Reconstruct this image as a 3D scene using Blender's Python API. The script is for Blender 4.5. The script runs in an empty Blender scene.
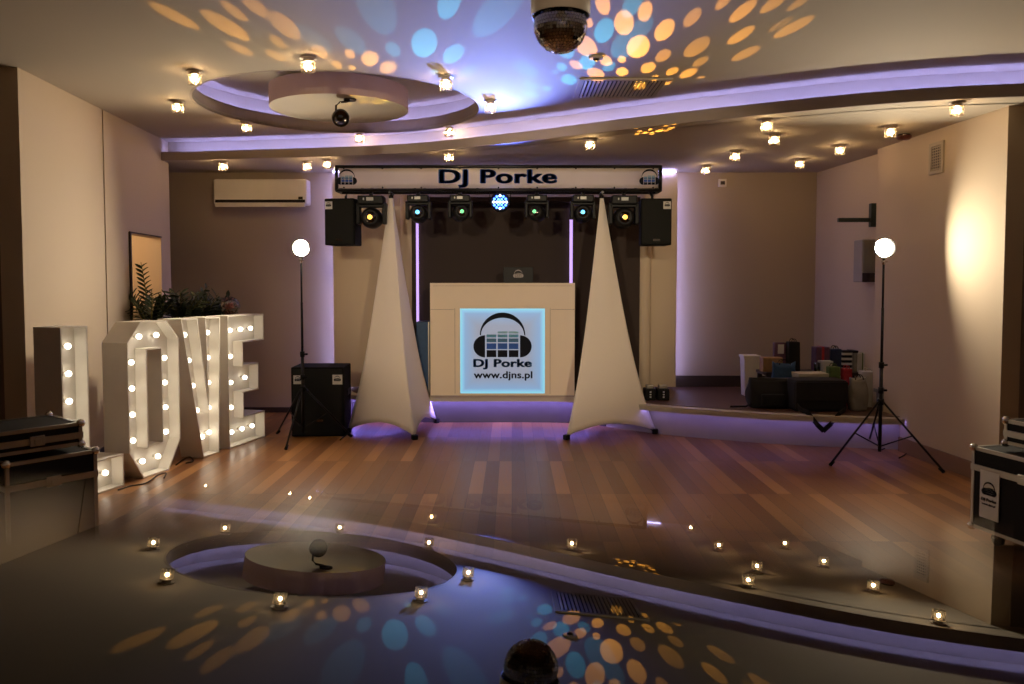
import bpy, bmesh, math, random
from mathutils import Vector, Matrix
random.seed(7)
C = bpy.context.scene.collection
PI = math.pi
R = math.radians
# ------------------------------------------------------------------ camera
F, CX, CY, PITCH, HC = 800.0, 512.0, 321.0, R(2.7), 1.5
cam_d = bpy.data.cameras.new('camera'); cam = bpy.data.objects.new('camera', cam_d); C.objects.link(cam)
cam.location = (0, 0, HC); cam.rotation_euler = (PI/2 - PITCH, 0, 0)
cam_d.sensor_width = 36; cam_d.lens = F/1024*36; cam_d.shift_y = -21/1024
cam_d.clip_start = 0.005; cam_d.clip_end = 100
cam_d.dof.use_dof = True; cam_d.dof.focus_distance = 7.0; cam_d.dof.aperture_fstop = 2.5
sc = bpy.context.scene
sc.camera = cam
sc.view_settings.view_transform = 'Standard'; sc.view_settings.look = 'None'
sc.view_settings.gamma = 1; sc.view_settings.exposure = 0.0; sc.view_settings.use_curve_mapping = False
w = bpy.data.worlds.new('world'); sc.world = w; w.use_nodes = True
w.node_tree.nodes['Background'].inputs[0].default_value = (0.5, 0.4, 0.3, 1)
w.node_tree.nodes['Background'].inputs[1].default_value = 0.01
cy = sc.cycles
cy.use_denoising = True; cy.use_light_tree = True; cy.max_bounces = 7; cy.diffuse_bounces = 4
cy.glossy_bounces = 4; cy.transparent_max_bounces = 12; cy.sample_clamp_indirect = 4.0
cy.caustics_reflective = False; cy.caustics_refractive = False
STAND_POWER = 1000.0      # emission of the two tripod lamps
CEIL_Z, SOFFIT_Z, STAGE_Z = 2.99, 2.77, 0.30
LED_PURPLE = (0.35, 0.36, 1.0)

def ray(px, py):
    f = Vector((0, math.cos(PITCH), -math.sin(PITCH))); u = Vector((0, math.sin(PITCH), math.cos(PITCH)))
    return f*F + Vector((1, 0, 0))*(px-CX) + u*(CY-py)
def atY(px, py, Y):
    d = ray(px, py); return Vector((0, 0, HC)) + d*(Y/d.y)
def atZ(px, py, Z):
    d = ray(px, py); return Vector((0, 0, HC)) + d*((Z-HC)/d.z)

# ------------------------------------------------------------------ materials
def mat(name, col, rough=0.6, metal=0.0, emit=None, es=0.0, spec=0.5, var=0.06, scale=8.0, bump=0.0, coat=0.0, sheen=0.0):
    m = bpy.data.materials.new(name); m.use_nodes = True; nt = m.node_tree; n = nt.nodes; l = nt.links
    b = n['Principled BSDF']
    b.inputs['Roughness'].default_value = rough; b.inputs['Metallic'].default_value = metal
    b.inputs['Specular IOR Level'].default_value = spec; b.inputs['Coat Weight'].default_value = coat
    b.inputs['Sheen Weight'].default_value = sheen
    tc = n.new('ShaderNodeTexCoord'); no = n.new('ShaderNodeTexNoise'); no.inputs['Scale'].default_value = scale
    no.inputs['Detail'].default_value = 4
    l.new(tc.outputs['Object'], no.inputs['Vector'])
    mx = n.new('ShaderNodeMix'); mx.data_type = 'RGBA'
    mx.inputs[6].default_value = tuple(max(0, c*(1-var)) for c in col)+(1,)
    mx.inputs[7].default_value = tuple(min(1, c*(1+var)) for c in col)+(1,)
    l.new(no.outputs['Fac'], mx.inputs[0]); l.new(mx.outputs[2], b.inputs['Base Color'])
    if bump:
        bp = n.new('ShaderNodeBump'); bp.inputs['Strength'].default_value = bump; bp.inputs['Distance'].default_value = 0.01
        l.new(no.outputs['Fac'], bp.inputs['Height']); l.new(bp.outputs['Normal'], b.inputs['Normal'])
    if emit:
        b.inputs['Emission Color'].default_value = tuple(emit)+(1,); b.inputs['Emission Strength'].default_value = es
    return m
M = {}
M['wall'] = mat('wall_paint', (0.57, 0.47, 0.35), 0.85, scale=1.5, var=0.03)
M['wall_back'] = mat('taupe_wall_paint', (0.46, 0.38, 0.29), 0.85, scale=1.5, var=0.03)
M['wall_return'] = mat('shaded_return_paint', (0.20, 0.15, 0.12), 0.8, scale=1.5, var=0.03)  # wall colour darkened to brown: shade of faces turned from the lamps
M['wall_brown'] = mat('brown_wall_panel', (0.042, 0.029, 0.025), 0.7, scale=2, spec=0.2)
M['ceiling'] = mat('ceiling_paint', (0.46, 0.40, 0.315), 0.8, scale=1.2, var=0.03)
M['lip'] = mat('cove_lip_paint', (0.36, 0.30, 0.26), 0.8)
M['disc'] = mat('disc_side_paint', (0.42, 0.30, 0.26), 0.8)
M['base'] = mat('baseboard_wood', (0.25, 0.15, 0.09), 0.4)
M['dark_base'] = mat('dark_skirting', (0.04, 0.025, 0.02), 0.5)
M['riser'] = mat('stage_riser_paint', (0.50, 0.45, 0.38), 0.45)
M['stage_front'] = mat('shaded_stage_front', (0.045, 0.036, 0.03), 0.5)  # riser darkened below the booth, its shade put into the colour
M['stage'] = mat('stage_boards', (0.10, 0.045, 0.030), 0.45, scale=20)
M['white'] = mat('white_painted_wood', (0.78, 0.74, 0.67), 0.5)
M['booth'] = mat('booth_panel', (0.74, 0.62, 0.47), 0.5, var=0.02)
M['fabric'] = mat('white_stretch_fabric', (0.78, 0.71, 0.63), 0.85, sheen=0.3, scale=60, var=0.02)
M['black'] = mat('black_plastic', (0.007, 0.007, 0.008), 0.42, spec=0.15)
M['black_metal'] = mat('black_metal', (0.015, 0.015, 0.016), 0.3, 0.6)
M['carpet_black'] = mat('black_speaker_coating', (0.007, 0.007, 0.007), 0.8, spec=0.15, scale=80, var=0.4, bump=0.3)
M['grille'] = mat('speaker_grille', (0.010, 0.011, 0.010), 0.7, 0.0, spec=0.2, scale=150, var=0.5, bump=0.4)
M['case_black'] = mat('black_case_laminate', (0.010, 0.009, 0.009), 0.65, scale=30, spec=0.12)
M['alu'] = mat('aluminium_edge', (0.40, 0.38, 0.34), 0.32, 0.9)
M['chrome'] = mat('chrome', (0.75, 0.72, 0.68), 0.12, 1.0)
M['satin'] = mat('satin_metal', (0.62, 0.52, 0.42), 0.45, 0.5)
M['dark_chrome'] = mat('dark_chrome', (0.10, 0.09, 0.085), 0.15, 1.0)
M['navy'] = mat('navy_print', (0.030, 0.10, 0.42), 0.5, spec=0.15)
M['ink'] = mat('black_print', (0.008, 0.010, 0.018), 0.6, spec=0.08)
M['blue1'] = mat('blue_print', (0.02, 0.12, 0.28), 0.5)
M['blue2'] = mat('light_blue_print', (0.06, 0.26, 0.42), 0.5)
M['blue3'] = mat('pale_blue_print', (0.22, 0.45, 0.58), 0.5)
M['banner'] = mat('banner_vinyl', (0.86, 0.79, 0.70), 0.6, scale=3, var=0.05)
M['sticker'] = mat('white_sticker', (0.62, 0.62, 0.58), 0.5)
M['leaf'] = mat('dark_leaf', (0.025, 0.045, 0.018), 0.4, scale=30, var=0.4)
M['stem'] = mat('plant_stem', (0.16, 0.15, 0.04), 0.5)
M['led'] = mat('purple_led_strip', (0.3, 0.3, 0.4), 0.5, emit=LED_PURPLE, es=46)
M['led_wall'] = mat('violet_led_strip', (0.3, 0.3, 0.4), 0.5, emit=(0.42, 0.40, 1.0), es=26)
M['led_pink'] = mat('pink_violet_led_strip', (0.3, 0.3, 0.4), 0.5, emit=(0.55, 0.34, 0.85), es=1.3)
M['led_stage'] = mat('stage_led_strip', (0.3, 0.3, 0.4), 0.5, emit=(0.26, 0.20, 1.0), es=120)
M['led_stage_dim'] = mat('faint_stage_led_strip', (0.3, 0.3, 0.4), 0.5, emit=(0.34, 0.26, 1.0), es=6)
M['bulb'] = mat('warm_bulb', (1, 0.9, 0.7), 0.4, emit=(1.0, 0.69, 0.35), es=540)
M['globe'] = mat('marquee_bulb', (1, 0.95, 0.85), 0.4, emit=(1.0, 0.88, 0.68), es=9)
M['lamp_glow'] = mat('lamp_diffuser', (1, 1, 1), 0.4, emit=(1.0, 0.85, 0.62), es=STAND_POWER)
def glassy(name, col, mixf, rough=0.02, frost=0.0):
    m = bpy.data.materials.new(name); m.use_nodes = True; nt = m.node_tree; n = nt.nodes; l = nt.links
    n.remove(n['Principled BSDF']); out = n['Material Output']
    t = n.new('ShaderNodeBsdfTransparent'); g = n.new('ShaderNodeBsdfGlossy'); mx = n.new('ShaderNodeMixShader')
    t.inputs[0].default_value = col+(1,); g.inputs['Roughness'].default_value = rough
    fr = n.new('ShaderNodeFresnel'); fr.inputs[0].default_value = 1.6
    ad = n.new('ShaderNodeMath'); ad.operation = 'ADD'; ad.use_clamp = True; ad.inputs[1].default_value = mixf
    l.new(fr.outputs[0], ad.inputs[0]); l.new(ad.outputs[0], mx.inputs[0])
    l.new(t.outputs[0], mx.inputs[1]); l.new(g.outputs[0], mx.inputs[2])
    tr = n.new('ShaderNodeBsdfTranslucent'); tr.inputs[0].default_value = col+(1,); m2 = n.new('ShaderNodeMixShader'); m2.inputs[0].default_value = frost
    l.new(mx.outputs[0], m2.inputs[1]); l.new(tr.outputs[0], m2.inputs[2]); l.new(m2.outputs[0], out.inputs[0])
    return m
M['crystal'] = glassy('crystal_glass', (0.95, 0.90, 0.82), 0.10, 0.03, 0.06)
M['clear'] = glassy('clear_glass', (0.85, 0.88, 0.86), 0.06)

def wood_floor():
    m = bpy.data.materials.new('parquet'); m.use_nodes = True; nt = m.node_tree; n = nt.nodes; l = nt.links
    b = n['Principled BSDF']
    tc = n.new('ShaderNodeTexCoord'); mp = n.new('ShaderNodeMapping'); mp.inputs['Rotation'].default_value[2] = R(90)
    l.new(tc.outputs['Object'], mp.inputs[0])
    br = n.new('ShaderNodeTexBrick'); br.inputs['Scale'].default_value = 1.0
    br.inputs['Brick Width'].default_value = 1.05; br.inputs['Row Height'].default_value = 0.105
    br.inputs['Mortar Size'].default_value = 0.0012; br.inputs['Mortar Smooth'].default_value = 0.2
    br.inputs['Color1'].default_value = (0, 0, 0, 1); br.inputs['Color2'].default_value = (1, 1, 1, 1)
    br.inputs['Mortar'].default_value = (0.0, 0.0, 0.0, 1); br.offset = 0.37; br.offset_frequency = 1
    l.new(mp.outputs[0], br.inputs['Vector'])
    cr = n.new('ShaderNodeValToRGB'); e = cr.color_ramp.elements
    e[0].position = 0.0; e[0].color = (0.15, 0.058, 0.020, 1); e[1].position = 1.0; e[1].color = (0.42, 0.20, 0.070, 1)
    for p, c in ((0.3, (0.21, 0.085, 0.029, 1)), (0.55, (0.25, 0.108, 0.036, 1)), (0.8, (0.31, 0.14, 0.046, 1))):
        x = e.new(p); x.color = c
    l.new(br.outputs['Color'], cr.inputs[0])
    ns = n.new('ShaderNodeTexNoise'); ns.inputs['Scale'].default_value = 6; ns.inputs['Detail'].default_value = 6
    mp2 = n.new('ShaderNodeMapping'); mp2.inputs['Scale'].default_value = (9, 0.8, 1); l.new(tc.outputs['Object'], mp2.inputs[0])
    l.new(mp2.outputs[0], ns.inputs['Vector'])
    mr = n.new('ShaderNodeMapRange'); mr.inputs[3].default_value = 0.72; mr.inputs[4].default_value = 1.28
    l.new(ns.outputs['Fac'], mr.inputs[0])
    mm = n.new('ShaderNodeVectorMath'); mm.operation = 'SCALE'; l.new(cr.outputs[0], mm.inputs[0]); l.new(mr.outputs[0], mm.inputs['Scale'])
    mo = n.new('ShaderNodeMix'); mo.data_type = 'RGBA'; mo.inputs[7].default_value = (0.03, 0.014, 0.008, 1)
    l.new(mm.outputs[0], mo.inputs[6]); l.new(br.outputs['Fac'], mo.inputs[0]); l.new(mo.outputs[2], b.inputs['Base Color'])
    r2 = n.new('ShaderNodeMapRange'); r2.inputs[3].default_value = 0.24; r2.inputs[4].default_value = 0.42
    l.new(ns.outputs['Fac'], r2.inputs[0]); l.new(r2.outputs[0], b.inputs['Roughness'])
    return m
M['floor'] = wood_floor()

# ------------------------------------------------------------------ mesh helpers
def obj(name, bm, m, parent=None, smooth=False):
    me = bpy.data.meshes.new(name); bm.to_mesh(me); bm.free()
    o = bpy.data.objects.new(name, me); C.objects.link(o)
    for k in (m if isinstance(m, (list, tuple)) else [m]): me.materials.append(k)
    if smooth:
        for p in me.polygons: p.use_smooth = True
    if parent is not None: o.parent = parent
    return o
def tag(o, label, cat, group=None, kind=None):
    o['label'] = label
    if cat: o['category'] = cat
    if group: o['group'] = group
    if kind: o['kind'] = kind
    return o
def struct(name, bm, m, label=None, smooth=False):
    o = obj(name, bm, m, smooth=smooth); o['kind'] = 'structure'
    if label: o['label'] = label
    return o
def thing(name, label, cat, loc=(0, 0, 0), rz=0, group=None):
    o = bpy.data.objects.new(name, None); C.objects.link(o); o.location = loc; o.rotation_euler = (0, 0, rz)
    return tag(o, label, cat, group)
def box(bm, c, s, rot=None, mi=0, bevel=0.0):
    t = bmesh.new(); bmesh.ops.create_cube(t, size=1)
    for v in t.verts: v.co = Vector((v.co.x*s[0], v.co.y*s[1], v.co.z*s[2]))
    if bevel: bmesh.ops.bevel(t, geom=list(t.edges), offset=bevel, segments=2, affect='EDGES', profile=0.6)
    mtx = Matrix.Translation(c) @ (rot.to_matrix().to_4x4() if hasattr(rot, 'to_matrix') else (rot if rot else Matrix()))
    for v in t.verts: v.co = mtx @ v.co
    merge(bm, t, mi)
def merge(bm, t, mi=0):
    mp = {v: bm.verts.new(v.co) for v in t.verts}
    for f in t.faces:
        try:
            g = bm.faces.new([mp[v] for v in f.verts]); g.material_index = mi if mi else f.material_index; g.smooth = f.smooth
        except ValueError: pass
    t.free()
def rbox(x0, x1, y0, y1, z0, z1, bevel=0.0, bm=None, mi=0):
    own = bm is None
    if own: bm = bmesh.new()
    box(bm, ((x0+x1)/2, (y0+y1)/2, (z0+z1)/2), (abs(x1-x0), abs(y1-y0), abs(z1-z0)), mi=mi, bevel=bevel)
    return bm
def frame_of(d):
    d = d.normalized(); a = Vector((0, 0, 1)) if abs(d.z) < 0.9 else Vector((1, 0, 0))
    u = d.cross(a).normalized(); return u, d.cross(u).normalized()
def tube(bm, pts, r, seg=10, mi=0, cap=True):
    pts = [Vector(p) for p in pts]; rs = r if isinstance(r, (list, tuple)) else [r]*len(pts); rings = []
    for i, p in enumerate(pts):
        d = (pts[min(i+1, len(pts)-1)] - pts[max(i-1, 0)]); u, v = frame_of(d)
        if i and u.dot(pu) < 0 : pass
        rings.append([bm.verts.new(p + (u*math.cos(2*PI*k/seg) + v*math.sin(2*PI*k/seg))*rs[i]) for k in range(seg)]); pu = u
    for a, b in zip(rings, rings[1:]):
        for k in range(seg):
            f = bm.faces.new((a[k], a[(k+1) % seg], b[(k+1) % seg], b[k])); f.material_index = mi; f.smooth = True
    if cap:
        for q in (rings[0][::-1], rings[-1]):
            f = bm.faces.new(q); f.material_index = mi
def lathe(bm, prof, seg=24, mtx=None, mi=0, smooth=True):
    rings = []
    mtx = mtx or Matrix()
    for r, z in prof:
        if r < 1e-6: rings.append([bm.verts.new(mtx @ Vector((0, 0, z)))])
        else: rings.append([bm.verts.new(mtx @ Vector((r*math.cos(2*PI*k/seg), r*math.sin(2*PI*k/seg), z))) for k in range(seg)])
    for a, b in zip(rings, rings[1:]):
        for k in range(seg):
            k2 = (k+1) % seg
            vs = [a[0] if len(a) == 1 else a[k], a[0] if len(a) == 1 else a[k2], b[0] if len(b) == 1 else b[k2], b[0] if len(b) == 1 else b[k]]
            vs2 = []
            for v in vs:
                if v not in vs2: vs2.append(v)
            if len(vs2) > 2:
                f = bm.faces.new(vs2); f.material_index = mi; f.smooth = smooth
def look(d):                      # matrix turning +Z to direction d
    return Vector(d).to_track_quat('Z', 'Y').to_matrix().to_4x4()
def ico(bm, c, r, sub=2, mi=0):
    t = bmesh.new(); bmesh.ops.create_icosphere(t, subdivisions=sub, radius=r)
    for v in t.verts: v.co += Vector(c)
    for f in t.faces: f.smooth = True
    merge(bm, t, mi)
def fill_mesh(polys, depth, bevel=0.0):   # 2D outlines (holes by nesting) -> solid of the given thickness, centred on z=0
    cu = bpy.data.curves.new('t', 'CURVE'); cu.dimensions = '2D'; cu.fill_mode = 'BOTH'; cu.extrude = depth/2; cu.bevel_depth = bevel
    for p in polys:
        s = cu.splines.new('POLY'); s.points.add(len(p)-1); s.use_cyclic_u = True
        for q, v in zip(s.points, p): q.co = (v[0], v[1], 0, 1)
    o = bpy.data.objects.new('t', cu); me = bpy.data.meshes.new_from_object(o)
    bm = bmesh.new(); bm.from_mesh(me); bpy.data.objects.remove(o); bpy.data.curves.remove(cu); bpy.data.meshes.remove(me)
    bmesh.ops.remove_doubles(bm, verts=bm.verts, dist=1e-5)
    for f in bm.faces: f.smooth = False
    return bm
def text_bm(txt, width, height, depth=0.002, bold=0.0, mtx=None, smear=0.0):
    cu = bpy.data.curves.new('t', 'FONT'); cu.body = txt; cu.size = 1; cu.extrude = 0.001; cu.offset = bold; cu.space_character = 1.0+bold*2
    o = bpy.data.objects.new('t', cu); me = bpy.data.meshes.new_from_object(o)
    bm = bmesh.new(); bm.from_mesh(me); bpy.data.objects.remove(o); bpy.data.curves.remove(cu); bpy.data.meshes.remove(me)
    xs = [v.co.x for v in bm.verts]; ys = [v.co.y for v in bm.verts]; x0, x1, y0, y1 = min(xs), max(xs), min(ys), max(ys)
    if smear:
        src = bm.copy()
        for dx, dy in ((-smear, 0), (smear, 0), (0, smear*0.5), (0, -smear*0.5)):
            c_ = src.copy()
            for v in c_.verts: v.co += Vector((dx, dy, 0))
            merge(bm, c_)
        src.free(); x0 -= smear; x1 += smear; y0 -= smear/2; y1 += smear/2
    for v in bm.verts:
        v.co = Vector(((v.co.x-(x0+x1)/2)/(x1-x0)*width, (v.co.y-(y0+y1)/2)/(y1-y0)*height, v.co.z/0.001*depth/2))
    if mtx: bm.transform(mtx)
    return bm
UP = Matrix.Rotation(PI/2, 4, 'X')          # local xy sheet -> standing, facing -Y
def stand(x, y, z): return Matrix.Translation((x, y, z)) @ UP
def arc(cx, cy_, r, a0, a1, n): return [(cx+r*math.cos(R(a0+(a1-a0)*i/n)), cy_+r*math.sin(R(a0+(a1-a0)*i/n))) for i in range(n+1)]
def logo(parent, mtx, s, colour=True, ink=None, name='headphone_emblem'):
    """headphones around three columns of equaliser bars; s = overall width, centred, sheet faces local +z"""
    ink = ink or M['ink']; bm = bmesh.new()
    W = 0.5*s
    band = [(x*W*0.78, y*W*0.78+0.02*s) for x, y in [(math.cos(R(a)), math.sin(R(a))*1.0) for a in range(-2, 183, 6)]]
    inner = [(x*W*0.74, y*W*0.60+0.02*s) for x, y in [(math.cos(R(a)), math.sin(R(a))*1.0) for a in range(182, -3, -6)]]
    t = fill_mesh([band+inner], 0.003); merge(bm, t)
    for sg in (-1, 1):
        cup = [(sg*(0.30*s), -0.36*s), (sg*0.30*s, 0.02*s)] + [(sg*(0.30*s+0.20*s*math.cos(R(a))), -0.17*s+0.19*s*math.sin(R(a))) for a in range(85, -90, -10)]
        merge(bm, fill_mesh([cup], 0.003))
    bm.transform(mtx); obj(name, bm, ink, parent)
    cols = [[M['ink'], M['navy'], M['navy'], M['blue1'], M['blue2']], [M['ink'], M['navy'], M['navy'], M['blue1'], M['blue2'], M['blue3']], [M['ink'], M['navy'], M['navy'], M['blue1'], M['blue2'], M['blue3']]]
    mats = [M['ink'], M['navy'], M['blue1'], M['blue2'], M['blue3']] if colour else [ink]*5
    b2 = bmesh.new()
    hs = [0.12, 0.10, 0.065, 0.05, 0.035]
    for ci, n_ in enumerate((4, 5, 5)):
        x = (-0.19+0.19*ci)*s; y = -0.355*s
        for k in range(n_):
            h = hs[k]*s; t = fill_mesh([[(x-0.083*s, y), (x+0.083*s, y), (x+0.083*s, y+h), (x-0.083*s, y+h)]], 0.003)
            merge(b2, t, k); y += h+0.018*s
    for f in b2.faces: pass
    b2.transform(mtx); obj('equaliser_bars', b2, mats, parent)

# ------------------------------------------------------------------ room shell
def slab(poly, z0, z1, holes=()):
    bm = fill_mesh([poly]+list(holes), abs(z1-z0)); bm.transform(Matrix.Translation((0, 0, (z0+z1)/2))); return bm
def wall_seg(p, q, z0, z1, th=0.12, out=1):      # vertical slab with its room face on p-q, thickness to the left of p->q (out=1) or right
    p, q = Vector(p), Vector(q); d = (q-p).normalized(); nrm = Vector((-d.y, d.x))*out*th
    return slab([tuple(p), tuple(q), tuple(q+nrm), tuple(p+nrm)], z0, z1)
struct('floor', rbox(-6.2, 6.2, -3.2, 9.6, -0.1, 0), M['floor'])
def catmull(pts, x):
    for (x0, y0), (x1, y1) in zip(pts, pts[1:]):
        if x0 <= x <= x1:
            i = pts.index((x0, y0)); pa = pts[max(i-1, 0)]; pb = pts[min(i+2, len(pts)-1)]
            t = (x-x0)/(x1-x0); m0 = (y1-pa[1])/(x1-pa[0])*(x1-x0); m1 = (pb[1]-y0)/(pb[0]-x0)*(x1-x0)
            return (2*t**3-3*t**2+1)*y0+(t**3-2*t**2+t)*m0+(-2*t**3+3*t**2)*y1+(t**3-t**2)*m1
LIP = [(-6.2, 8.38), (-3.54, 8.33), (-2.62, 8.2), (-1.1, 7.88), (0, 7.3), (1.05, 6.59), (1.94, 6.07), (2.73, 5.69), (3.52, 5.5), (4.6, 5.42), (6.2, 5.4)]
xs = [-6.2+12.4*i/110 for i in range(111)]
def lipc(off): return [(x, catmull(LIP, x)+off) for x in xs]
RC, RR = (-1.45, 6.85), 1.17
circ = lambda c, r, n=96: [(c[0]+r*math.cos(2*PI*k/n), c[1]+r*math.sin(2*PI*k/n)) for k in range(n)]
struct('ceiling', slab([(-6.2, -3.2), (6.2, -3.2)]+lipc(0.20)[::-1], CEIL_Z, CEIL_Z+0.03, [circ(RC, RR)]), M['ceiling'])
struct('ceiling_soffit', slab(lipc(0.0)+[(6.2, 9.6), (-6.2, 9.6)], SOFFIT_Z, SOFFIT_Z+0.02), M['ceiling'])
def band(pts_a, pts_b, z0, z1, closed=False):
    bm = bmesh.new(); n_ = len(pts_a); q = []
    for a, b in zip(pts_a, pts_b): q.append([bm.verts.new((a[0], a[1], z0)), bm.verts.new((a[0], a[1], z1)), bm.verts.new((b[0], b[1], z1)), bm.verts.new((b[0], b[1], z0))])
    for i in range(n_ if closed else n_-1):
        a, b = q[i], q[(i+1) % n_]
        for k in range(4):
            f = bm.faces.new((a[k], a[(k+1) % 4], b[(k+1) % 4], b[k])); f.smooth = False
    return bm
struct('trim_1', band(lipc(-0.012), lipc(0.02), SOFFIT_Z-0.003, SOFFIT_Z+0.085), M['lip'])
struct('ceiling_recess_wall', band(lipc(0.20), lipc(0.23), SOFFIT_Z, CEIL_Z+0.03), M['ceiling'])
inr = lambda P: [p for p in P if -3.58 < p[0] < 6.0]
o = tag(obj('led_strip', band(inr(lipc(0.024)), inr(lipc(0.036)), SOFFIT_Z+0.022, SOFFIT_Z+0.034), M['led']), 'long curved violet LED strip glowing in the ceiling cove', 'light strip')
# round recess
struct('trim_2', band(circ(RC, RR), circ(RC, RR+0.02), CEIL_Z-0.002, CEIL_Z+0.115, True), M['lip'])
struct('ceiling_round_recess', slab(circ(RC, RR+0.20), CEIL_Z+0.27, CEIL_Z+0.29), M['ceiling'])
struct('ceiling_round_recess_wall', band(circ(RC, RR+0.16), circ(RC, RR+0.19), CEIL_Z+0.03, CEIL_Z+0.27, True), M['ceiling'])
tag(obj('led_strip', band(circ(RC, RR+0.024), circ(RC, RR+0.036), CEIL_Z+0.032, CEIL_Z+0.044, True), M['led']), 'ring of violet LED strip glowing in the round ceiling recess', 'light strip')
DC = (-1.435, 6.74)
d = thing('ceiling_disc', 'round dropped ceiling disc hanging inside the lit circular recess', 'ceiling disc', (DC[0], DC[1], 2.945))
bm = bmesh.new(); lathe(bm, [(0, 0), (0.565, 0)], 72, smooth=False); obj('underside', bm, M['ceiling'], d)
bm = bmesh.new(); lathe(bm, [(0.565, 0), (0.567, 0.165), (0, 0.165)], 72, smooth=False)
obj('rim', bm, M['disc'], d)
bm = bmesh.new(); lathe(bm, [(0.12, 0.165), (0.12, 0.316)], 24); obj('stem', bm, M['ceiling'], d)

# walls
LW = lambda D: -3.415-0.075*(D-5.6)
BACK = 9.25
struct('wall_left', wall_seg((LW(5.6), 5.6), (LW(6.93), 6.93), 0, CEIL_Z, 0.15, 1), M['wall'])
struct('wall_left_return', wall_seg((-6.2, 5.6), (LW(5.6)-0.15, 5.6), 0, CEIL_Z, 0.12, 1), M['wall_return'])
# far part of the left wall with an opening
a0, a1 = Vector((LW(6.955)-0.0, 6.955)), Vector((LW(8.54), 8.54)); L = (a1-a0).length
o0, o1 = (7.46-6.955)/(8.54-6.955)*L, (8.27-6.955)/(8.54-6.955)*L
bm = fill_mesh([[(0, 0), (L, 0), (L, CEIL_Z), (0, CEIL_Z)], [(o0, 1.0), (o1, 1.0), (o1, 1.97), (o0, 1.97)]], 0.14)
ang = math.atan2(a1.y-a0.y, a1.x-a0.x)
bm.transform(Matrix.Translation((a0.x, a0.y, 0)) @ Matrix.Rotation(ang, 4, 'Z') @ Matrix.Rotation(PI/2, 4, 'X') @ Matrix.Translation((0, 0, -0.07)))
struct('wall_left_far', bm, M['wall'])
struct('wall_left_groove', wall_seg((LW(6.9)-0.03, 6.9), (LW(7.0)-0.03, 7.0), 0, CEIL_Z, 0.05, 1), M['wall_brown'])
# the small space beyond the opening
struct('wall_beyond_opening', slab([(-4.45, 7.2), (-4.4, 7.2), (-4.4, 8.7), (-4.45, 8.7)], 0.8, 2.2), M['wall'])
struct('wall_beyond_opening_end', slab([(-4.4, 8.45), (LW(8.45)-0.14, 8.45), (LW(8.45)-0.14, 8.5), (-4.4, 8.5)], 0.8, 2.2), M['wall'])
struct('wall_beyond_opening_near', slab([(-4.4, 7.2), (LW(7.2)-0.14, 7.2), (LW(7.2)-0.14, 7.25), (-4.4, 7.25)], 0.8, 2.2), M['wall'])
struct('ceiling_beyond_opening', slab([(-4.4, 7.2), (-3.75, 7.2), (-3.9, 8.5), (-4.4, 8.5)], 2.2, 2.22), M['wall'])
_l = bpy.data.lights.new('side_room_lamp', 'POINT'); _l.energy = 14; _l.color = (1.0, 0.68, 0.38); _l.shadow_soft_size = 0.05
_o = bpy.data.objects.new('side_room_lamp', _l); C.objects.link(_o); _o.location = (-4.15, 7.6, 2.08)
def on_left(D, z): return Vector((LW(D), D, z))
bm = bmesh.new(); box(bm, on_left(7.452, 1.49)+Vector((0.004, 0, 0)), (0.03, 0.022, 0.97)); box(bm, on_left(7.86, 1.975)+Vector((0.0, 0, 0)), (0.02, 0.82, 0.012), Matrix.Rotation(0.075, 4, 'Z'))
struct('trim_3', bm, M['dark_base'])
struct('wall_back', rbox(-4.6, 3.75, BACK, BACK+0.12, 0, 2.79), M['wall_back'])
struct('wall_left_alcove', rbox(-4.6, -4.5, 8.51, BACK, 0, 2.79), M['wall_back'])
struct('wall_right', wall_seg((3.47, 7.65), (3.56, 5.8), 0, CEIL_Z, 0.15, 1), M['wall'])
struct('wall_right_far', wall_seg((3.50, BACK), (3.62, 7.6), 0, SOFFIT_Z+0.01, 0.1, 1), M['wall'])
struct('wall_right_jog', slab([(3.47, 7.64), (3.64, 7.64), (3.64, 7.66), (3.47, 7.66)], 0, SOFFIT_Z+0.01), M['wall'])
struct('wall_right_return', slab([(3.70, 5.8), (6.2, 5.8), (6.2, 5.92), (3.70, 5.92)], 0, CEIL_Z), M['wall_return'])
struct('wall_side_left', rbox(-6.3, -6.2, -3.2, 5.72, 0, CEIL_Z), M['wall'])
struct('wall_side_right', rbox(6.2, 6.3, -3.2, 5.92, 0, CEIL_Z), M['wall'])
struct('wall_rear', rbox(-6.3, 6.3, -3.3, -3.2, 0, CEIL_Z), M['wall'])
# baseboards
struct('baseboard_right', wall_seg((3.455, 7.1), (3.545, 5.79), 0, 0.13, 0.014, 1), M['base'])
struct('baseboard_back', rbox(-3.95, -1.9, BACK-0.015, BACK, 0, 0.06), M['dark_base'])
struct('baseboard_left', wall_seg((LW(5.6)+0.012, 5.59), (LW(8.54)+0.012, 8.54), 0, 0.1, 0.012, 1), M['dark_base'])

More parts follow.
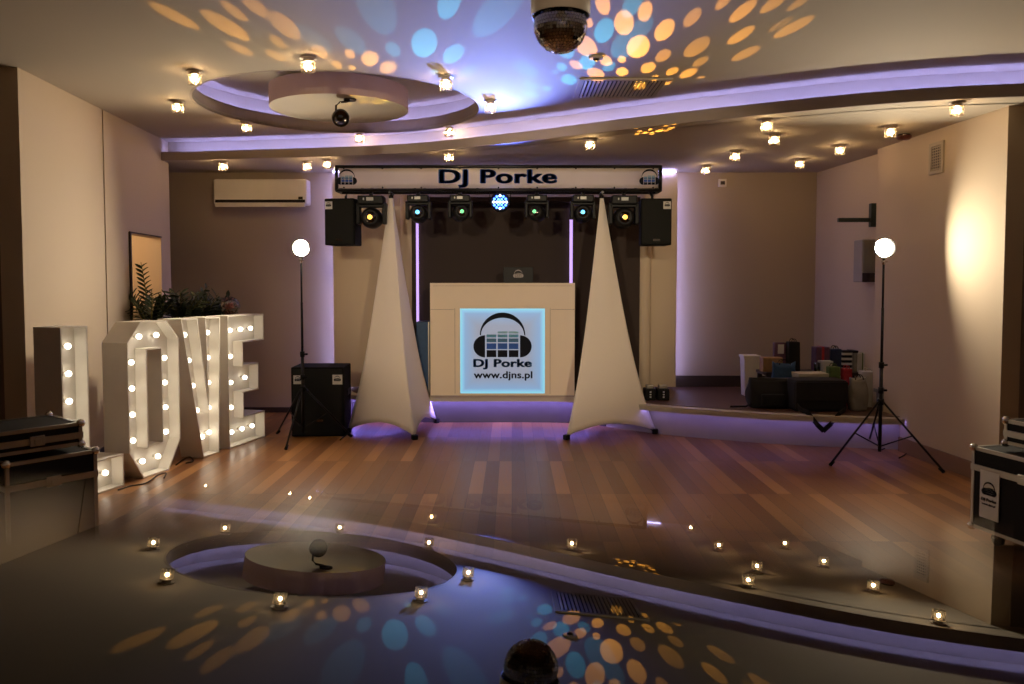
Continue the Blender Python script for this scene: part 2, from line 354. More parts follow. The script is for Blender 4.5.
# stage platform
SF = [(-1.95, BACK), (-1.93, 8.95), (-1.75, 8.62), (-1.35, 8.48), (-0.8, 8.45), (0.3, 8.45), (0.75, 8.35), (1.05, 8.1), (1.41, 7.80), (1.85, 7.56), (2.36, 7.32), (2.8, 7.2), (3.27, 7.08), (3.48, 7.04)]
def smooth_poly(p, n=6):
    out = []
    for i in range(len(p)-1):
        a, b, c, d_ = p[max(i-1, 0)], p[i], p[i+1], p[min(i+2, len(p)-1)]
        for k in range(n):
            t = k/n
            out.append(tuple(0.5*((2*b[j])+(-a[j]+c[j])*t+(2*a[j]-5*b[j]+4*c[j]-d_[j])*t*t+(-a[j]+3*b[j]-3*c[j]+d_[j])*t**3) for j in (0, 1)))
    return out+[p[-1]]
SP = smooth_poly(SF)
def off(p, dist):
    out = []
    for i in range(len(p)):
        a, b = Vector(p[max(i-1, 0)]), Vector(p[min(i+1, len(p)-1)]); t = (b-a).normalized(); nn = Vector((t.y, -t.x))
        out.append(tuple(Vector(p[i])-nn*dist))
    return out
inner = off(SP, -0.0)
RI = off(SP, 0.12); ks = min(range(len(SP)), key=lambda i: abs(SP[i][0]-0.9))
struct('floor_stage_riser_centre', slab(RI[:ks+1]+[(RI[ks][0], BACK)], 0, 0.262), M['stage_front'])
struct('floor_stage_riser', slab(RI[ks:]+[(3.48, BACK), (RI[ks][0], BACK)], 0, 0.262), M['riser'])
struct('floor_stage', slab(SP+[(3.48, BACK)], 0.262, 0.296), M['riser'])
struct('floor_stage_boards', slab(off(SP, 0.12)+[(3.48, BACK)], 0.2955, STAGE_Z), M['stage'])
struct('trim_4', band(off(SP, 0.0), off(SP, 0.010), 0.244, 0.264), M['riser'])
for a_, b_, mm, lb in ((0, ks+1, M['led_stage'], 'violet LED strip tucked under the stage lip below the DJ booth'), (ks, len(SP), M['led_stage_dim'], 'fainter violet LED strip under the stage lip in front of the bags')):
    tag(obj('led_strip', band(off(SP, 0.018)[a_:b_], off(SP, 0.034)[a_:b_], 0.250, 0.258), mm), lb, 'light strip')

# back wall panels with hidden LED strips (frontal panels standing proud of the wall)
def panel(name, px0, px1, pyt, z0, D, m, th=0.06, label=None):
    x0, x1 = atY(px0, 250, D).x, atY(px1, 250, D).x; z1 = atY(500, pyt, D).z if pyt is not None else SOFFIT_Z
    return struct(name, rbox(x0, x1, D, D+th, z0, z1), m, label)
DW = 9.02
panel('wall_panel_left', 333, 403, None, STAGE_Z+0.03, DW, M['wall'])
panel('wall_panel_right', 648, 677, None, STAGE_Z+0.03, DW, M['wall'])
panel('wall_panel_top', 403, 654, None, atY(500, 197, DW).z, DW, M['wall'])
for i, (c, s) in enumerate(((0, 0),)): pass
DB = 8.93
x0, x1 = atY(403, 250, DB).x, atY(640, 250, DB).x; h0, h1 = atY(415.5, 250, DB).x, atY(573, 250, DB).x
zt = atY(500, 197, DB).z; zh = atY(500, 202, DB).z
bm = fill_mesh([[(x0, STAGE_Z), (h0, STAGE_Z), (h0, zh), (h1, zh), (h1, STAGE_Z), (x1, STAGE_Z), (x1, zt), (x0, zt)]], 0.05)
bm.transform(stand(0, DB+0.025, 0)); struct('wall_brown_surround', bm, M['wall_brown'])
struct('wall_brown_centre', rbox(x0, x1, 9.16, 9.19, STAGE_Z, zt+0.05), M['wall_brown'])
for nm, px in (('pillar_left', 407), ('pillar_right', 645)):
    p = atY(px, 250, 8.95); bm = bmesh.new(); lathe(bm, [(0.075, STAGE_Z), (0.075, zt+0.02)], 20, Matrix.Translation((p.x, 8.98, 0))); struct(nm, bm, M['wall'])
def vled(px, D, z0, z1, mt, lab, hw=0.006):
    p = atY(px, 250, D); tag(obj('led_strip', rbox(p.x-hw, p.x+hw, D, D+0.012, z0, z1), mt), lab, 'light strip')
vled(333.9, 9.12, 0.35, 2.74, M['led_wall'], 'vertical violet LED strip hidden behind the wide beige wall panel on the left')
vled(676.2, 9.12, 0.42, 2.74, M['led_wall'], 'vertical violet LED strip behind the narrow beige wall panel right of the banner')
vled(417, 9.12, 0.33, zh-0.03, M['led_pink'], 'vertical pink LED strip behind the left cone cover', 0.018)
vled(571.2, 9.12, 0.33, zh-0.03, M['led_pink'], 'vertical pink LED strip beside the right cone cover', 0.018)
bx0, bx1 = atY(336, 250, 9.1).x, atY(673, 250, 9.1).x
tag(obj('led_strip', rbox(bx0, bx1, 8.985, 9.0, 2.735, 2.75), M['led_wall']), 'horizontal violet LED strip above the banner under the soffit', 'light strip')
struct('baseboard_stage', rbox(atY(677, 250, BACK).x, 3.6, BACK-0.02, BACK, STAGE_Z, STAGE_Z+0.13), M['dark_base'])

# ------------------------------------------------------------------ ceiling lamps
def crystal_lamp():
    t = thing('ceiling_lamp', '-', 'ceiling lamp', (0, 0, 0))
    bm = bmesh.new(); lathe(bm, [(0, 0), (0.055, 0), (0.055, -0.006), (0.03, -0.010), (0.03, -0.024), (0.048, -0.026), (0.048, -0.030), (0, -0.030)], 24, smooth=False)
    obj('mounting_plate', bm, M['satin'], t)
    bm = bmesh.new()
    for k in range(8):
        a = 2*PI*k/8; box(bm, (0.037*math.cos(a), 0.037*math.sin(a), -0.062), (0.016, 0.021, 0.064), Matrix.Rotation(a, 4, 'Z'), bevel=0.004)
    obj('crystal_shade', bm, M['crystal'], t)
    bm = bmesh.new(); ico(bm, (0, 0, -0.056), 0.0145, 1); obj('bulb', bm, M['bulb'], t)
    return t
proto = crystal_lamp()
lamps = [  # px, py(at the mount), ceiling height, label
 (194.5, 71, CEIL_Z, 'crystal ceiling lamp at the left rim of the round ceiling recess'),
 (308, 58, CEIL_Z, 'crystal ceiling lamp in front of the hanging round ceiling disc'),
 (446, 77, CEIL_Z, 'crystal ceiling lamp at the right rim of the round ceiling recess'),
 (177.5, 101, CEIL_Z, 'crystal ceiling lamp nearest the left wall, left of the round recess'),
 (490.5, 101, CEIL_Z, 'crystal ceiling lamp standing in the blue light pool on the ceiling'),
 (246.5, 122, CEIL_Z, 'crystal ceiling lamp between the round recess and the left end of the cove'),
 (359.5, 133, CEIL_Z, 'crystal ceiling lamp directly below the hanging disc, beside the cove'),
 (449, 126.5, CEIL_Z, 'crystal ceiling lamp just in front of the cove above the letters DJ'),
 (449, 152, SOFFIT_Z, 'crystal ceiling lamp on the soffit above the letters DJ'),
 (590, 139, SOFFIT_Z, 'crystal ceiling lamp on the soffit above the right half of the banner'),
 (307, 161.5, SOFFIT_Z, 'crystal ceiling lamp on the soffit above the right end of the air conditioner'),
 (327, 159.5, SOFFIT_Z, 'crystal ceiling lamp on the soffit at the left end of the banner'),
 (223, 161.5, SOFFIT_Z, 'crystal ceiling lamp on the soffit above the left end of the air conditioner'),
 (735, 151, SOFFIT_Z, 'crystal ceiling lamp on the soffit second from the right end of the banner'),
 (706, 165.5, SOFFIT_Z, 'crystal ceiling lamp on the soffit closest to the right end of the banner'),
 (774.5, 134, SOFFIT_Z, 'crystal ceiling lamp of a close pair on the soffit, the one farther from the cove'),
 (767, 119.5, SOFFIT_Z, 'crystal ceiling lamp of a close pair on the soffit, the one nearer the cove'),
 (800, 159, SOFFIT_Z, 'crystal ceiling lamp on the soffit by the far right corner of the room'),
 (840, 145, SOFFIT_Z, 'crystal ceiling lamp on the soffit above the dark wall bracket'),
 (890.5, 126, SOFFIT_Z, 'crystal ceiling lamp on the soffit above the right tripod lamp'),
 (957, 102.5, SOFFIT_Z, 'crystal ceiling lamp on the soffit above the wall vent, nearest the cove end')]
for i, (px, py, z, lab) in enumerate(lamps):
    if i == 0: t = proto
    else:
        t = proto.copy(); C.objects.link(t)
        for ch in list(proto.children):
            c = ch.copy(); C.objects.link(c); c.parent = t
    p = atZ(px, py, z); t.location = (p.x, p.y, z); t.rotation_euler = (0, 0, i*0.7)
    t['label'] = lab; t['group'] = 'crystal ceiling lamps'

# spotlight hanging from the disc
p = atZ(350, 99, 2.945)
t = thing('gallery_spotlight', 'small round spotlight with a dark lens hanging from the ceiling disc', 'spotlight', (p.x, p.y, 2.945))
bm = bmesh.new(); lathe(bm, [(0, 0), (0.05, 0), (0.05, -0.012), (0, -0.012)], 24, smooth=False); tube(bm, [(0, 0, -0.01), (-0.03, 0, -0.02), (-0.08, 0, -0.025), (-0.11, 0, -0.05), (-0.112, 0, -0.12)], 0.009, 8)
obj('arm', bm, M['dark_chrome'], t)
hd = Vector((0.45, -0.85, -0.25)).normalized(); mt = Matrix.Translation((-0.085, 0.0, -0.145)) @ look(hd)
bm = bmesh.new(); lathe(bm, [(0, -0.09), (0.03, -0.085), (0.05, -0.06), (0.062, 0.0), (0.066, 0.035), (0.05, 0.035)], 28, mt); obj('housing', bm, M['chrome'], t)
bm = bmesh.new(); lathe(bm, [(0.064, 0.03), (0.070, 0.04), (0.062, 0.046), (0.042, 0.038), (0.026, 0.028), (0.02, 0.03), (0, 0.034)], 28, mt); obj('lens', bm, M['dark_chrome'], t)

# mirror ball
def mirror_ball_bm(r, rows=26):
    bm = bmesh.new()
    for i in range(rows):
        th = PI*(i+0.5)/rows; n_ = max(4, int(2*PI*math.sin(th)*r/(PI*r/rows)))
        for k in range(n_):
            a = 2*PI*(k+0.5*(i % 2))/n_; d_ = Vector((math.sin(th)*math.cos(a), math.sin(th)*math.sin(a), math.cos(th)))
            j = (d_+Vector([random.gauss(0, 0.05) for _ in range(3)])).normalized()
            ea = Vector((-math.sin(a), math.cos(a), 0)); eb = j.cross(ea).normalized(); ea = eb.cross(j).normalized()
            hw = PI*math.sin(th)*r/n_*0.90; hh = PI*r/rows/2*0.90; c = d_*r
            bm.faces.new([bm.verts.new(c+ea*hw*sa+eb*hh*sb) for sa, sb in ((-1, -1), (1, -1), (1, 1), (-1, 1))])
    return bm
MB = atY(560.5, 26, 3.85)
t = thing('mirror_ball', 'mirrored disco ball hanging close under the ceiling', 'mirror ball', tuple(MB))
bm = bmesh.new(); ico(bm, (0, 0, 0), 0.124, 3); obj('core', bm, M['black'], t)
obj('mirror_tiles', mirror_ball_bm(0.127), mat('mirror_tile', (0.6, 0.6, 0.6), 0.03, 1.0, var=0.0), t)
bm = bmesh.new(); ztop = CEIL_Z-MB.z
lathe(bm, [(0.134, 0.045), (0.140, 0.045), (0.143, ztop), (0, ztop), (0, ztop-0.01), (0.136, ztop-0.01), (0.134, 0.045)], 40); obj('motor_housing', bm, mat('motor_grey', (0.28, 0.23, 0.19), 0.5), t)
bm = bmesh.new(); tube(bm, [(0, 0, 0.11), (0, 0, ztop-0.01)], 0.012, 12); obj('shaft', bm, M['dark_chrome'], t)

# air vent in the ceiling
c0 = atZ(618, 88, CEIL_Z)
t = thing('ceiling_vent', 'square slatted air vent in the ceiling among the coloured light spots', 'vent', (c0.x+0.02, c0.y, CEIL_Z))
bm = fill_mesh([[(-0.34, -0.30), (0.34, -0.30), (0.34, 0.30), (-0.34, 0.30)], [(-0.30, -0.26), (0.30, -0.26), (0.30, 0.26), (-0.30, 0.26)]], 0.012)
bm.transform(Matrix.Translation((0, 0, -0.006))); obj('frame', bm, M['ceiling'], t)
obj('backing', rbox(-0.3, 0.3, -0.26, 0.26, -0.003, -0.001), M['black'], t)
bm = bmesh.new()
for k in range(20): box(bm, (-0.285+0.03*k, 0, -0.012), (0.018, 0.52, 0.0025), Matrix.Rotation(R(35), 4, 'Y'))
obj('slats', bm, M['ceiling'], t)
s0 = atZ(596, 57, CEIL_Z)
t = thing('ceiling_sensor', 'small flat sensor on the ceiling between mirror ball and vent', 'sensor', (s0.x, s0.y, CEIL_Z))
bm = bmesh.new(); lathe(bm, [(0, 0), (0.05, 0), (0.045, -0.012), (0.02, -0.014)], 20, smooth=False); obj('body', bm, M['ceiling'], t)
bm = bmesh.new(); lathe(bm, [(0.022, -0.012), (0.018, -0.022), (0, -0.026)], 20); obj('lens', bm, M['black'], t)

# ------------------------------------------------------------------ truss, banner, stands, covers
TD = 8.0
bl, br_ = atY(336, 166, TD), atY(661, 166, TD); zt_, zb_ = atY(500, 166.5, TD).z, atY(500, 190, TD).z
xl, xr = bl.x, br_.x
t = thing('lighting_truss', 'long black crossbar frame carrying the banner and stage lights', 'truss', ((xl+xr)/2, TD, zb_))
w2 = (xr-xl)/2; hh = zt_-zb_
bm = bmesh.new()
for z in (0, hh):
    for y in (0.02, 0.22): tube(bm, [(-w2, y, z), (w2, y, z)], 0.018, 10)
for k in range(2):
    x = -w2 if k == 0 else w2
    tube(bm, [(x, 0.02, 0), (x, 0.02, hh)], 0.018, 8); tube(bm, [(x, 0.22, 0), (x, 0.22, hh)], 0.018, 8); tube(bm, [(x, 0.02, 0), (x, 0.22, 0)], 0.018, 8); tube(bm, [(x, 0.02, hh), (x, 0.22, hh)], 0.018, 8)
obj('frame', bm, M['black_metal'], t)
bm = bmesh.new(); n_ = 12
for k in range(n_):
    xa, xb = -w2+2*w2*k/n_, -w2+2*w2*(k+1)/n_
    tube(bm, [(xa, 0.22, 0 if k % 2 else hh), (xb, 0.22, hh if k % 2 else 0)], 0.010, 6)
obj('brace', bm, M['black_metal'], t)
bn = thing('banner', 'long cream vinyl banner lettered DJ Porke with a headphone emblem at each end', 'banner', ((xl+xr)/2, TD-0.012, (zt_+zb_)/2))
bm = bmesh.new(); nx = 60
bw, bh = w2-0.03, hh/2-0.018
vs = [[bm.verts.new((-bw+2*bw*i/nx, 0.004*math.sin(i*1.3)*math.cos(i*.37), -bh+2*bh*j/4)) for j in range(5)] for i in range(nx+1)]
for i in range(nx):
    for j in range(4): bm.faces.new((vs[i][j], vs[i+1][j], vs[i+1][j+1], vs[i][j+1])).smooth = True
bmesh.ops.solidify(bm, geom=list(bm.faces), thickness=0.004)
obj('sheet', bm, M['banner'], bn)
tx = lambda px: atY(px, 250, TD).x-(xl+xr)/2
obj('lettering', text_bm('DJ Porke', tx(557)-tx(439), atY(500, 170, TD).z-atY(500, 188.5, TD).z, 0.003, 0.02, stand((tx(557)+tx(439))/2, -0.009, -0.005), 0.028), M['navy'], bn)
for px in (348, 648.5): logo(bn, stand(tx(px), -0.009, 0.005), 0.20, True)
bm = bmesh.new()
for k in range(9):
    for z in (-bh+0.004, bh-0.004): lathe(bm, [(0, 0.004), (0.008, 0.003), (0.009, 0)], 8, Matrix.Translation((-bw+0.05+k*(2*bw-0.1)/8, -0.006, z)) @ look((0, -1, 0)))
obj('eyelets', bm, M['dark_chrome'], bn)

def cone_cover(name_i, apex, feet, label):
    """stretch-fabric cover pulled from the stand top over three feet"""
    apex = Vector(apex); cxy = Vector((apex.x, apex.y, 0))
    t = thing('stand_cover', label, 'stand cover', (apex.x, apex.y, 0), 0, 'white stretch cone covers')
    fs = [Vector(f)-cxy for f in feet]; bm = bmesh.new(); NT, NU = 66, 44; seg = NT//3
    base = []
    for k in range(NT):
        i = k//seg; s = (k % seg)/seg; a, b = fs[i], fs[(i+1) % 3]
        p = a.lerp(b, s); e = 4*s*(1-s)
        mid = (fs[0]+fs[1]+fs[2])/3
        p = p.lerp(mid, 0.10*e)                      # hem sags inwards between the feet
        base.append((p, 0.035+0.13*e*(0.75 if name_i == 0 else 0.7), e))
    grid = []
    for j in range(NU+1):
        u = j/NU; wv = 0.82*u+0.18*u**5; row = []
        for k in range(NT):
            p, hz, e = base[k]; zt2 = apex.z; z = zt2*(1-u)+hz*u
            rad = max(p.length, 1e-3); ang_ = math.atan2(p.y, p.x)
            rnd = 1-u; rr = rad*(1-rnd*0.25)+0.42*rnd*0.25
            rr = rr*wv+0.018*(1-u)
            row.append(bm.verts.new((rr*math.cos(ang_), rr*math.sin(ang_), z)))
        grid.append(row)
    for j in range(NU):
        for k in range(NT): bm.faces.new((grid[j][k], grid[j+1][k], grid[j+1][(k+1) % NT], grid[j][(k+1) % NT])).smooth = True
    bmesh.ops.recalc_face_normals(bm, faces=bm.faces)
    bmesh.ops.solidify(bm, geom=list(bm.faces), thickness=0.003)
    obj('fabric', bm, M['fabric'], t)
    bm = bmesh.new()
    tube(bm, [(fs[k].x*0+grid_co[0], fs[k].y*0+grid_co[1], grid_co[2]) for k in range(0) for grid_co in ()] or [(0, 0, apex.z-0.02), (0, 0, apex.z+0.01)], 0.024, 12)
    obj('collar', bm, M['black'], t)
    return t
def truss_stand(x, y, ztop, feet, label):
    t = thing('truss_stand', label, 'stand', (x, y, 0), 0, 'black truss stands')
    bm = bmesh.new(); tube(bm, [(0, 0, 0.12), (0, 0, 1.3)], 0.014, 12); tube(bm, [(0, 0, 1.3), (0, 0, ztop)], 0.011, 12); obj('pole', bm, M['black_metal'], t)
    for f in feet:
        f = Vector((f[0]-x, f[1]-y, 0)); bm = bmesh.new(); tube(bm, [(0, 0, 0.5), f*0.96+Vector((0, 0, 0.03))], 0.012, 8); lg = obj('leg', bm, M['black_metal'], t)
        b2 = bmesh.new(); box(b2, f*0.985+Vector((0, 0, 0.026)), (0.055, 0.055, 0.052), Matrix.Rotation(math.atan2(f.y, f.x), 4, 'Z'), bevel=0.012); obj('rubber_foot', b2, M['black'], lg)
    bm = bmesh.new(); tube(bm, [(0, -0.10, ztop), (0, 0.12, ztop)], 0.014, 8); obj('top_bracket', bm, M['black_metal'], t)
    return t
zT = zb_-0.022
LF = [atZ(415, 440, 0), atZ(437, 423, 0), atZ(347.5, 433, 0)]
apL = atY(391, 195, TD+0.10)
RF = [atZ(566, 440, 0), atZ(656, 434, 0), atZ(612, 421, 0)]
apR = atY(601.5, 195, TD+0.10)
for nm, ap, ft, lb, ls in ((0, apL, LF, 'white stretch cone cover left of the DJ booth, tight over its stand', 'black tripod truss stand inside the left cone cover'),
                       (1, apR, RF, 'white stretch cone cover right of the DJ booth, tight over its stand', 'black tripod truss stand inside the right cone cover')):
    cone_cover(nm, (ap.x, ap.y, zT-0.03), [(f.x, f.y, 0) for f in ft], lb)
    truss_stand(ap.x, ap.y, zT, [(f.x, f.y) for f in ft], ls)

# moving head lights, hanging upside down from the truss
def emis(name, col, s): return mat(name, tuple(min(1, c) for c in col), 0.3, emit=col, es=s, var=0)
M['lens_amber'] = emis('amber_lens', (1.0, 0.50, 0.08), 2.6); M['lens_cyan'] = emis('cyan_lens', (0.12, 0.55, 1.0), 3)
M['lens_green'] = emis('green_lens', (0.2, 0.8, 0.35), 1.0); M['lens_blue'] = emis('blue_led', (0.05, 0.16, 1.0), 8); M['lens_white'] = emis('cool_led', (0.5, 0.7, 1.0), 6)
def moving_head(px, py, lens, s, label, aim, lens_off=(0, 0)):
    c = atY(px, py, TD+0.02)
    t = thing('moving_head_light', label, 'stage light', (c.x, TD+0.06, zb_-0.018))
    bm = bmesh.new(); tube(bm, [(0, -0.04, 0.0), (0, -0.04, -0.04)], 0.02, 10); obj('clamp', bm, M['black_metal'], t)
    bm = bmesh.new(); box(bm, (0, 0, -0.065*s), (0.20*s, 0.18*s, 0.07*s), bevel=0.012); bs = obj('base', bm, M['black'], t)
    bm = bmesh.new(); box(bm, (0, -0.092*s, -0.06*s), (0.055*s, 0.004, 0.026*s)); box(bm, (-0.05*s, -0.092*s, -0.06*s), (0.012, 0.004, 0.018*s)); obj('display', bm, mat('display_panel', (0.35, 0.36, 0.35), 0.3), bs)
    bm = bmesh.new()
    for sg in (-1, 1): box(bm, (sg*0.105*s, 0, -0.17*s), (0.032*s, 0.10*s, 0.17*s), bevel=0.01)
    box(bm, (0, 0, -0.11*s), (0.22*s, 0.10*s, 0.022*s), bevel=0.006)
    obj('yoke', bm, M['black'], t)
    a = Vector(aim).normalized(); cc = Vector((0, 0, -0.205*s)); mt = Matrix.Translation(cc) @ look(a)
    bm = bmesh.new(); lathe(bm, [(0, -0.10*s), (0.06*s, -0.095*s), (0.082*s, -0.05*s), (0.085*s, 0.03*s), (0.07*s, 0.085*s), (0.055*s, 0.095*s), (0.04*s, 0.088*s)], 24, mt); obj('head', bm, M['black'], t)
    bm = bmesh.new(); lathe(bm, [(0.045*s, 0.088*s), (0.03*s, 0.096*s), (0, 0.100*s)], 20, mt)
    obj('lens_ring', bm, M['dark_chrome'], t)
    bm = bmesh.new(); lathe(bm, [(0.022*s, 0.094*s), (0.014*s, 0.104*s), (0, 0.107*s)], 16, mt); obj('lens', bm, lens, t)
    return t, Vector(t.location)+cc+a*0.125*s
heads = {}
UPF = (0, -0.94, 0.12)
for key, px, lens, s, aim, lb in (
    ('amberL', 371, M['lens_amber'], 1.25, (0.0, -1, 0.02), 'large moving head light with an amber beam beside the left speaker'),
    ('cyanL', 418, M['lens_cyan'], 1.05, (0, -1, 0.12), 'moving head light with a cyan beam right of the left cone'),
    ('greenL', 460, M['lens_green'], 1.0, (0.25, -1, 0.1), 'moving head light with a dim green lens under the letters DJ'),
    ('greenR', 537, M['lens_green'], 1.0, (-0.3, -1, 0.1), 'moving head light with a dim green lens under the letters ke'),
    ('cyanR', 583, M['lens_cyan'], 1.05, (-0.05, -1, 0.12), 'moving head light with a bright cyan beam left of the right cone'),
    ('amberR', 624, M['lens_amber'], 1.25, (0.02, -1, 0.02), 'large moving head light with an amber beam beside the right speaker')):
    heads[key] = moving_head(px, 190, lens, s, lb, aim)[1]
# LED par in the middle
c = atY(500, 202, TD-0.02)
t = thing('led_par_light', 'round LED par light glowing blue at the middle of the truss', 'stage light', (c.x, TD+0.02, c.z))
pd = Vector((0, -1, 0.18)).normalized(); mt = look(pd)
bm = bmesh.new(); lathe(bm, [(0, -0.09), (0.07, -0.085), (0.095, -0.03), (0.10, 0.03), (0.09, 0.03), (0.088, 0.012), (0, 0.012)], 28, mt); obj('housing', bm, M['black'], t)
bm = bmesh.new()
for rr, n_ in ((0.0, 1), (0.032, 6), (0.064, 12)):
    for k in range(n_):
        a = 2*PI*k/n_; lathe(bm, [(0.013, 0.013), (0.010, 0.020), (0, 0.023)], 10, mt @ Matrix.Translation((rr*math.cos(a), rr*math.sin(a), 0)), mi=(1 if k % 3 == 0 else 0))
obj('led_lens', bm, [M['lens_blue'], M['lens_white']], t)
bm = bmesh.new()
for sg in (-1, 1): tube(bm, [(sg*0.105, 0, 0), (sg*0.105, 0.0, zb_-0.02-c.z), (0, 0, zb_-0.005-c.z)], 0.006, 6)
obj('yoke', bm, M['black'], t)
PARPOS = Vector(t.location)+pd*0.06

# ------------------------------------------------------------------ gobo light from the moving heads
def gobo(name, pos, spots, col, power, soft=0.0022):
    """projected discs: direction of each is worked out once from where it lands on the ceiling"""
    l = bpy.data.lights.new(name, 'POINT'); l.energy = power; l.shadow_soft_size = 0.004; l.color = col; l.use_nodes = True
    nt = l.node_tree; n = nt.nodes; L_ = nt.links; em = n.get('Emission')
    geo = n.new('ShaderNodeNewGeometry'); acc = None
    for px, py, r, st, z in spots:
        q = atZ(px, py, z); dv = q-pos; dist = dv.length; dn = dv.normalized(); ar = (r*q.y/800)/dist
        ca = math.cos(ar)
        dt = n.new('ShaderNodeVectorMath'); dt.operation = 'DOT_PRODUCT'; dt.inputs[1].default_value = dn; L_.new(geo.outputs['Incoming'], dt.inputs[0])
        mr = n.new('ShaderNodeMapRange'); mr.inputs[1].default_value = ca-(1-ca)*0.10; mr.inputs[2].default_value = ca+(1-ca)*0.10
        mr.inputs[3].default_value = 0; mr.inputs[4].default_value = st*dist*dist/1.5; L_.new(dt.outputs['Value'], mr.inputs[0])
        if acc is None: acc = mr.outputs[0]
        else:
            ad = n.new('ShaderNodeMath'); ad.operation = 'MAXIMUM'; L_.new(acc, ad.inputs[0]); L_.new(mr.outputs[0], ad.inputs[1]); acc = ad.outputs[0]
    L_.new(acc, em.inputs['Strength'])
    o = bpy.data.objects.new(name, l); C.objects.link(o); o.location = pos
    return o
CZ = CEIL_Z
amberR = [(624,24,9.5,1,CZ),(638,48,11,1.3,CZ),(664,31,9,1,CZ),(645,12,7,.9,CZ),(692,18,7,.5,CZ),(696,48,10,.45,CZ),(742,12,8,.8,CZ),(740,36,8,.75,CZ),(745,54,8,.5,CZ),
 (663,56,7,.5,CZ),(648,68,7,.9,CZ),(622,59.5,4,1.1,CZ),(606,61,6,1.0,CZ),(622,72,6,1.2,CZ),(672,71.5,5.5,.8,CZ),(688,73.5,7,.85,CZ),(700,62,6,.4,CZ),(655,77,3,.8,CZ),
 (669,80.5,3.2,.8,CZ),(699,79,4,.8,CZ),(691,88,4.5,1,CZ),(675,92,5.5,1.1,CZ),(684,83.5,2.5,.8,CZ),(661,90,2.8,1,CZ),(654,96,3.5,1,CZ),(663,95.5,2.5,1,CZ),(645,94,3.5,1,CZ),(640,84,6,.8,CZ),
 (598,49,8,.0,CZ),(586,47,10.5,.9,CZ),(596,74,8,.9,CZ),(576,65,5.5,.8,CZ),(588,22,4.5,.8,CZ),(603,5,7,.9,CZ),(724,1,6,.6,CZ),(780,25,6,.25,CZ),(792,28,9,.6,CZ),(775,2,8,.6,CZ),(800,2,6,.4,CZ)]
amberR += [(x, y, r, .9, SOFFIT_Z) for x, y, r in ((637,134,2.6),(644,133,2.2),(652,134,2.6),(659,131,2.2),(666,131,2.2),(670,129,2))]
gobo('moving_head_beam_amber_right', heads['amberR']+Vector((0, -0.03, 0)), amberR, (1.0, 0.42, 0.05), 230)
amberL = [(176,17,10,.7,CZ),(228,27,12,.75,CZ),(235,12,7,.6,CZ),(240,49,7,.6,CZ),(286,27,11,.5,CZ),(254,5,9,.5,CZ),(278,42,6,.5,CZ),(276,56,6,.45,CZ),(370,59,8.5,1,CZ),(388,68,8,.9,CZ),(350,54,5,.7,CZ),(352,68,3.5,.8,CZ),(337,65,5,.6,CZ),(320,52,7,.5,CZ)]
gobo('moving_head_beam_amber_left', heads['amberL']+Vector((0, -0.03, 0)), amberL, (1.0, 0.45, 0.07), 160)
amberD = [(358,97,3.5,1,2.945),(364,102,4,1,2.945),(376,102,4.5,1,2.945),(352,94,4,1,2.945),(364,96,4,1,2.945),(378,97,4,1,2.945),(385,101,4,1,2.945),(348,104,3.5,.9,2.945),(340,106,5,.5,2.945),(322,102,5,.3,2.945),(308,97,6,.25,2.945)]
gobo('moving_head_beam_disc', heads['amberL']+Vector((0.02, -0.035, 0.01)), amberD, (1.0, 0.55, 0.06), 90)
cyanR = [(604,32,9.5,1,CZ),(606,41,0.1,.0,CZ),(587,63,8,1,CZ),(569,80,7.5,1,CZ),(562,67,5,.8,CZ),(566,51,8,.8,CZ),(546.5,88.5,4,.8,CZ),(609,67,6,.7,CZ),(626,45,14,.45,CZ),(632,5,9,.7,CZ),(531,85,7,.5,CZ),(531,94,7,.5,CZ),(555,72,3,.4,CZ),(527,70,10,.4,CZ),(640,30,10,.4,CZ)]
gobo('moving_head_beam_cyan_right', heads['cyanR']+Vector((0, -0.03, 0)), cyanR, (0.03, 0.55, 0.85), 120)
cyanL = [(424,45,12.5,1.0,CZ),(453,55,9.5,.95,CZ),(449,3,11,.9,CZ),(393,50,7,.45,CZ),(352,42,12,.25,CZ),(378,12,18,.2,CZ),(434,72,3.5,.8,CZ),(467,72,8,.4,CZ),(315,40,12,.2,CZ),(495,15,18,.4,CZ)]
gobo('moving_head_beam_cyan_left', heads['cyanL']+Vector((0, -0.03, 0)), cyanL, (0.03, 0.55, 0.85), 120)
def spot(name, pos, tgt, col, power, ang_, blend, size=0.03):
    l = bpy.data.lights.new(name, 'SPOT'); l.energy = power; l.color = col; l.spot_size = R(ang_); l.spot_blend = blend; l.shadow_soft_size = size
    o = bpy.data.objects.new(name, l); C.objects.link(o); o.location = pos; o.rotation_euler = (Vector(tgt)-Vector(pos)).to_track_quat('-Z', 'Y').to_euler(); return o
spot('par_beam_blue', PARPOS, atZ(494, 62, CZ), (0.08, 0.14, 1.0), 520, 54, 1.0)
spot('par_beam_core', PARPOS, atZ(493, 72, CZ), (0.40, 0.55, 1.0), 420, 44, 1.0)

for x_ in (-1.3, 1.5):   # added warm fill spots behind the camera, brightening booth, cones and banner
    spot('booth_fill_spot', (x_, -1.6, 2.9), (x_*0.25, 8.2, 1.75), (1.0, 0.79, 0.52), 800, 25, 0.6, 0.12)

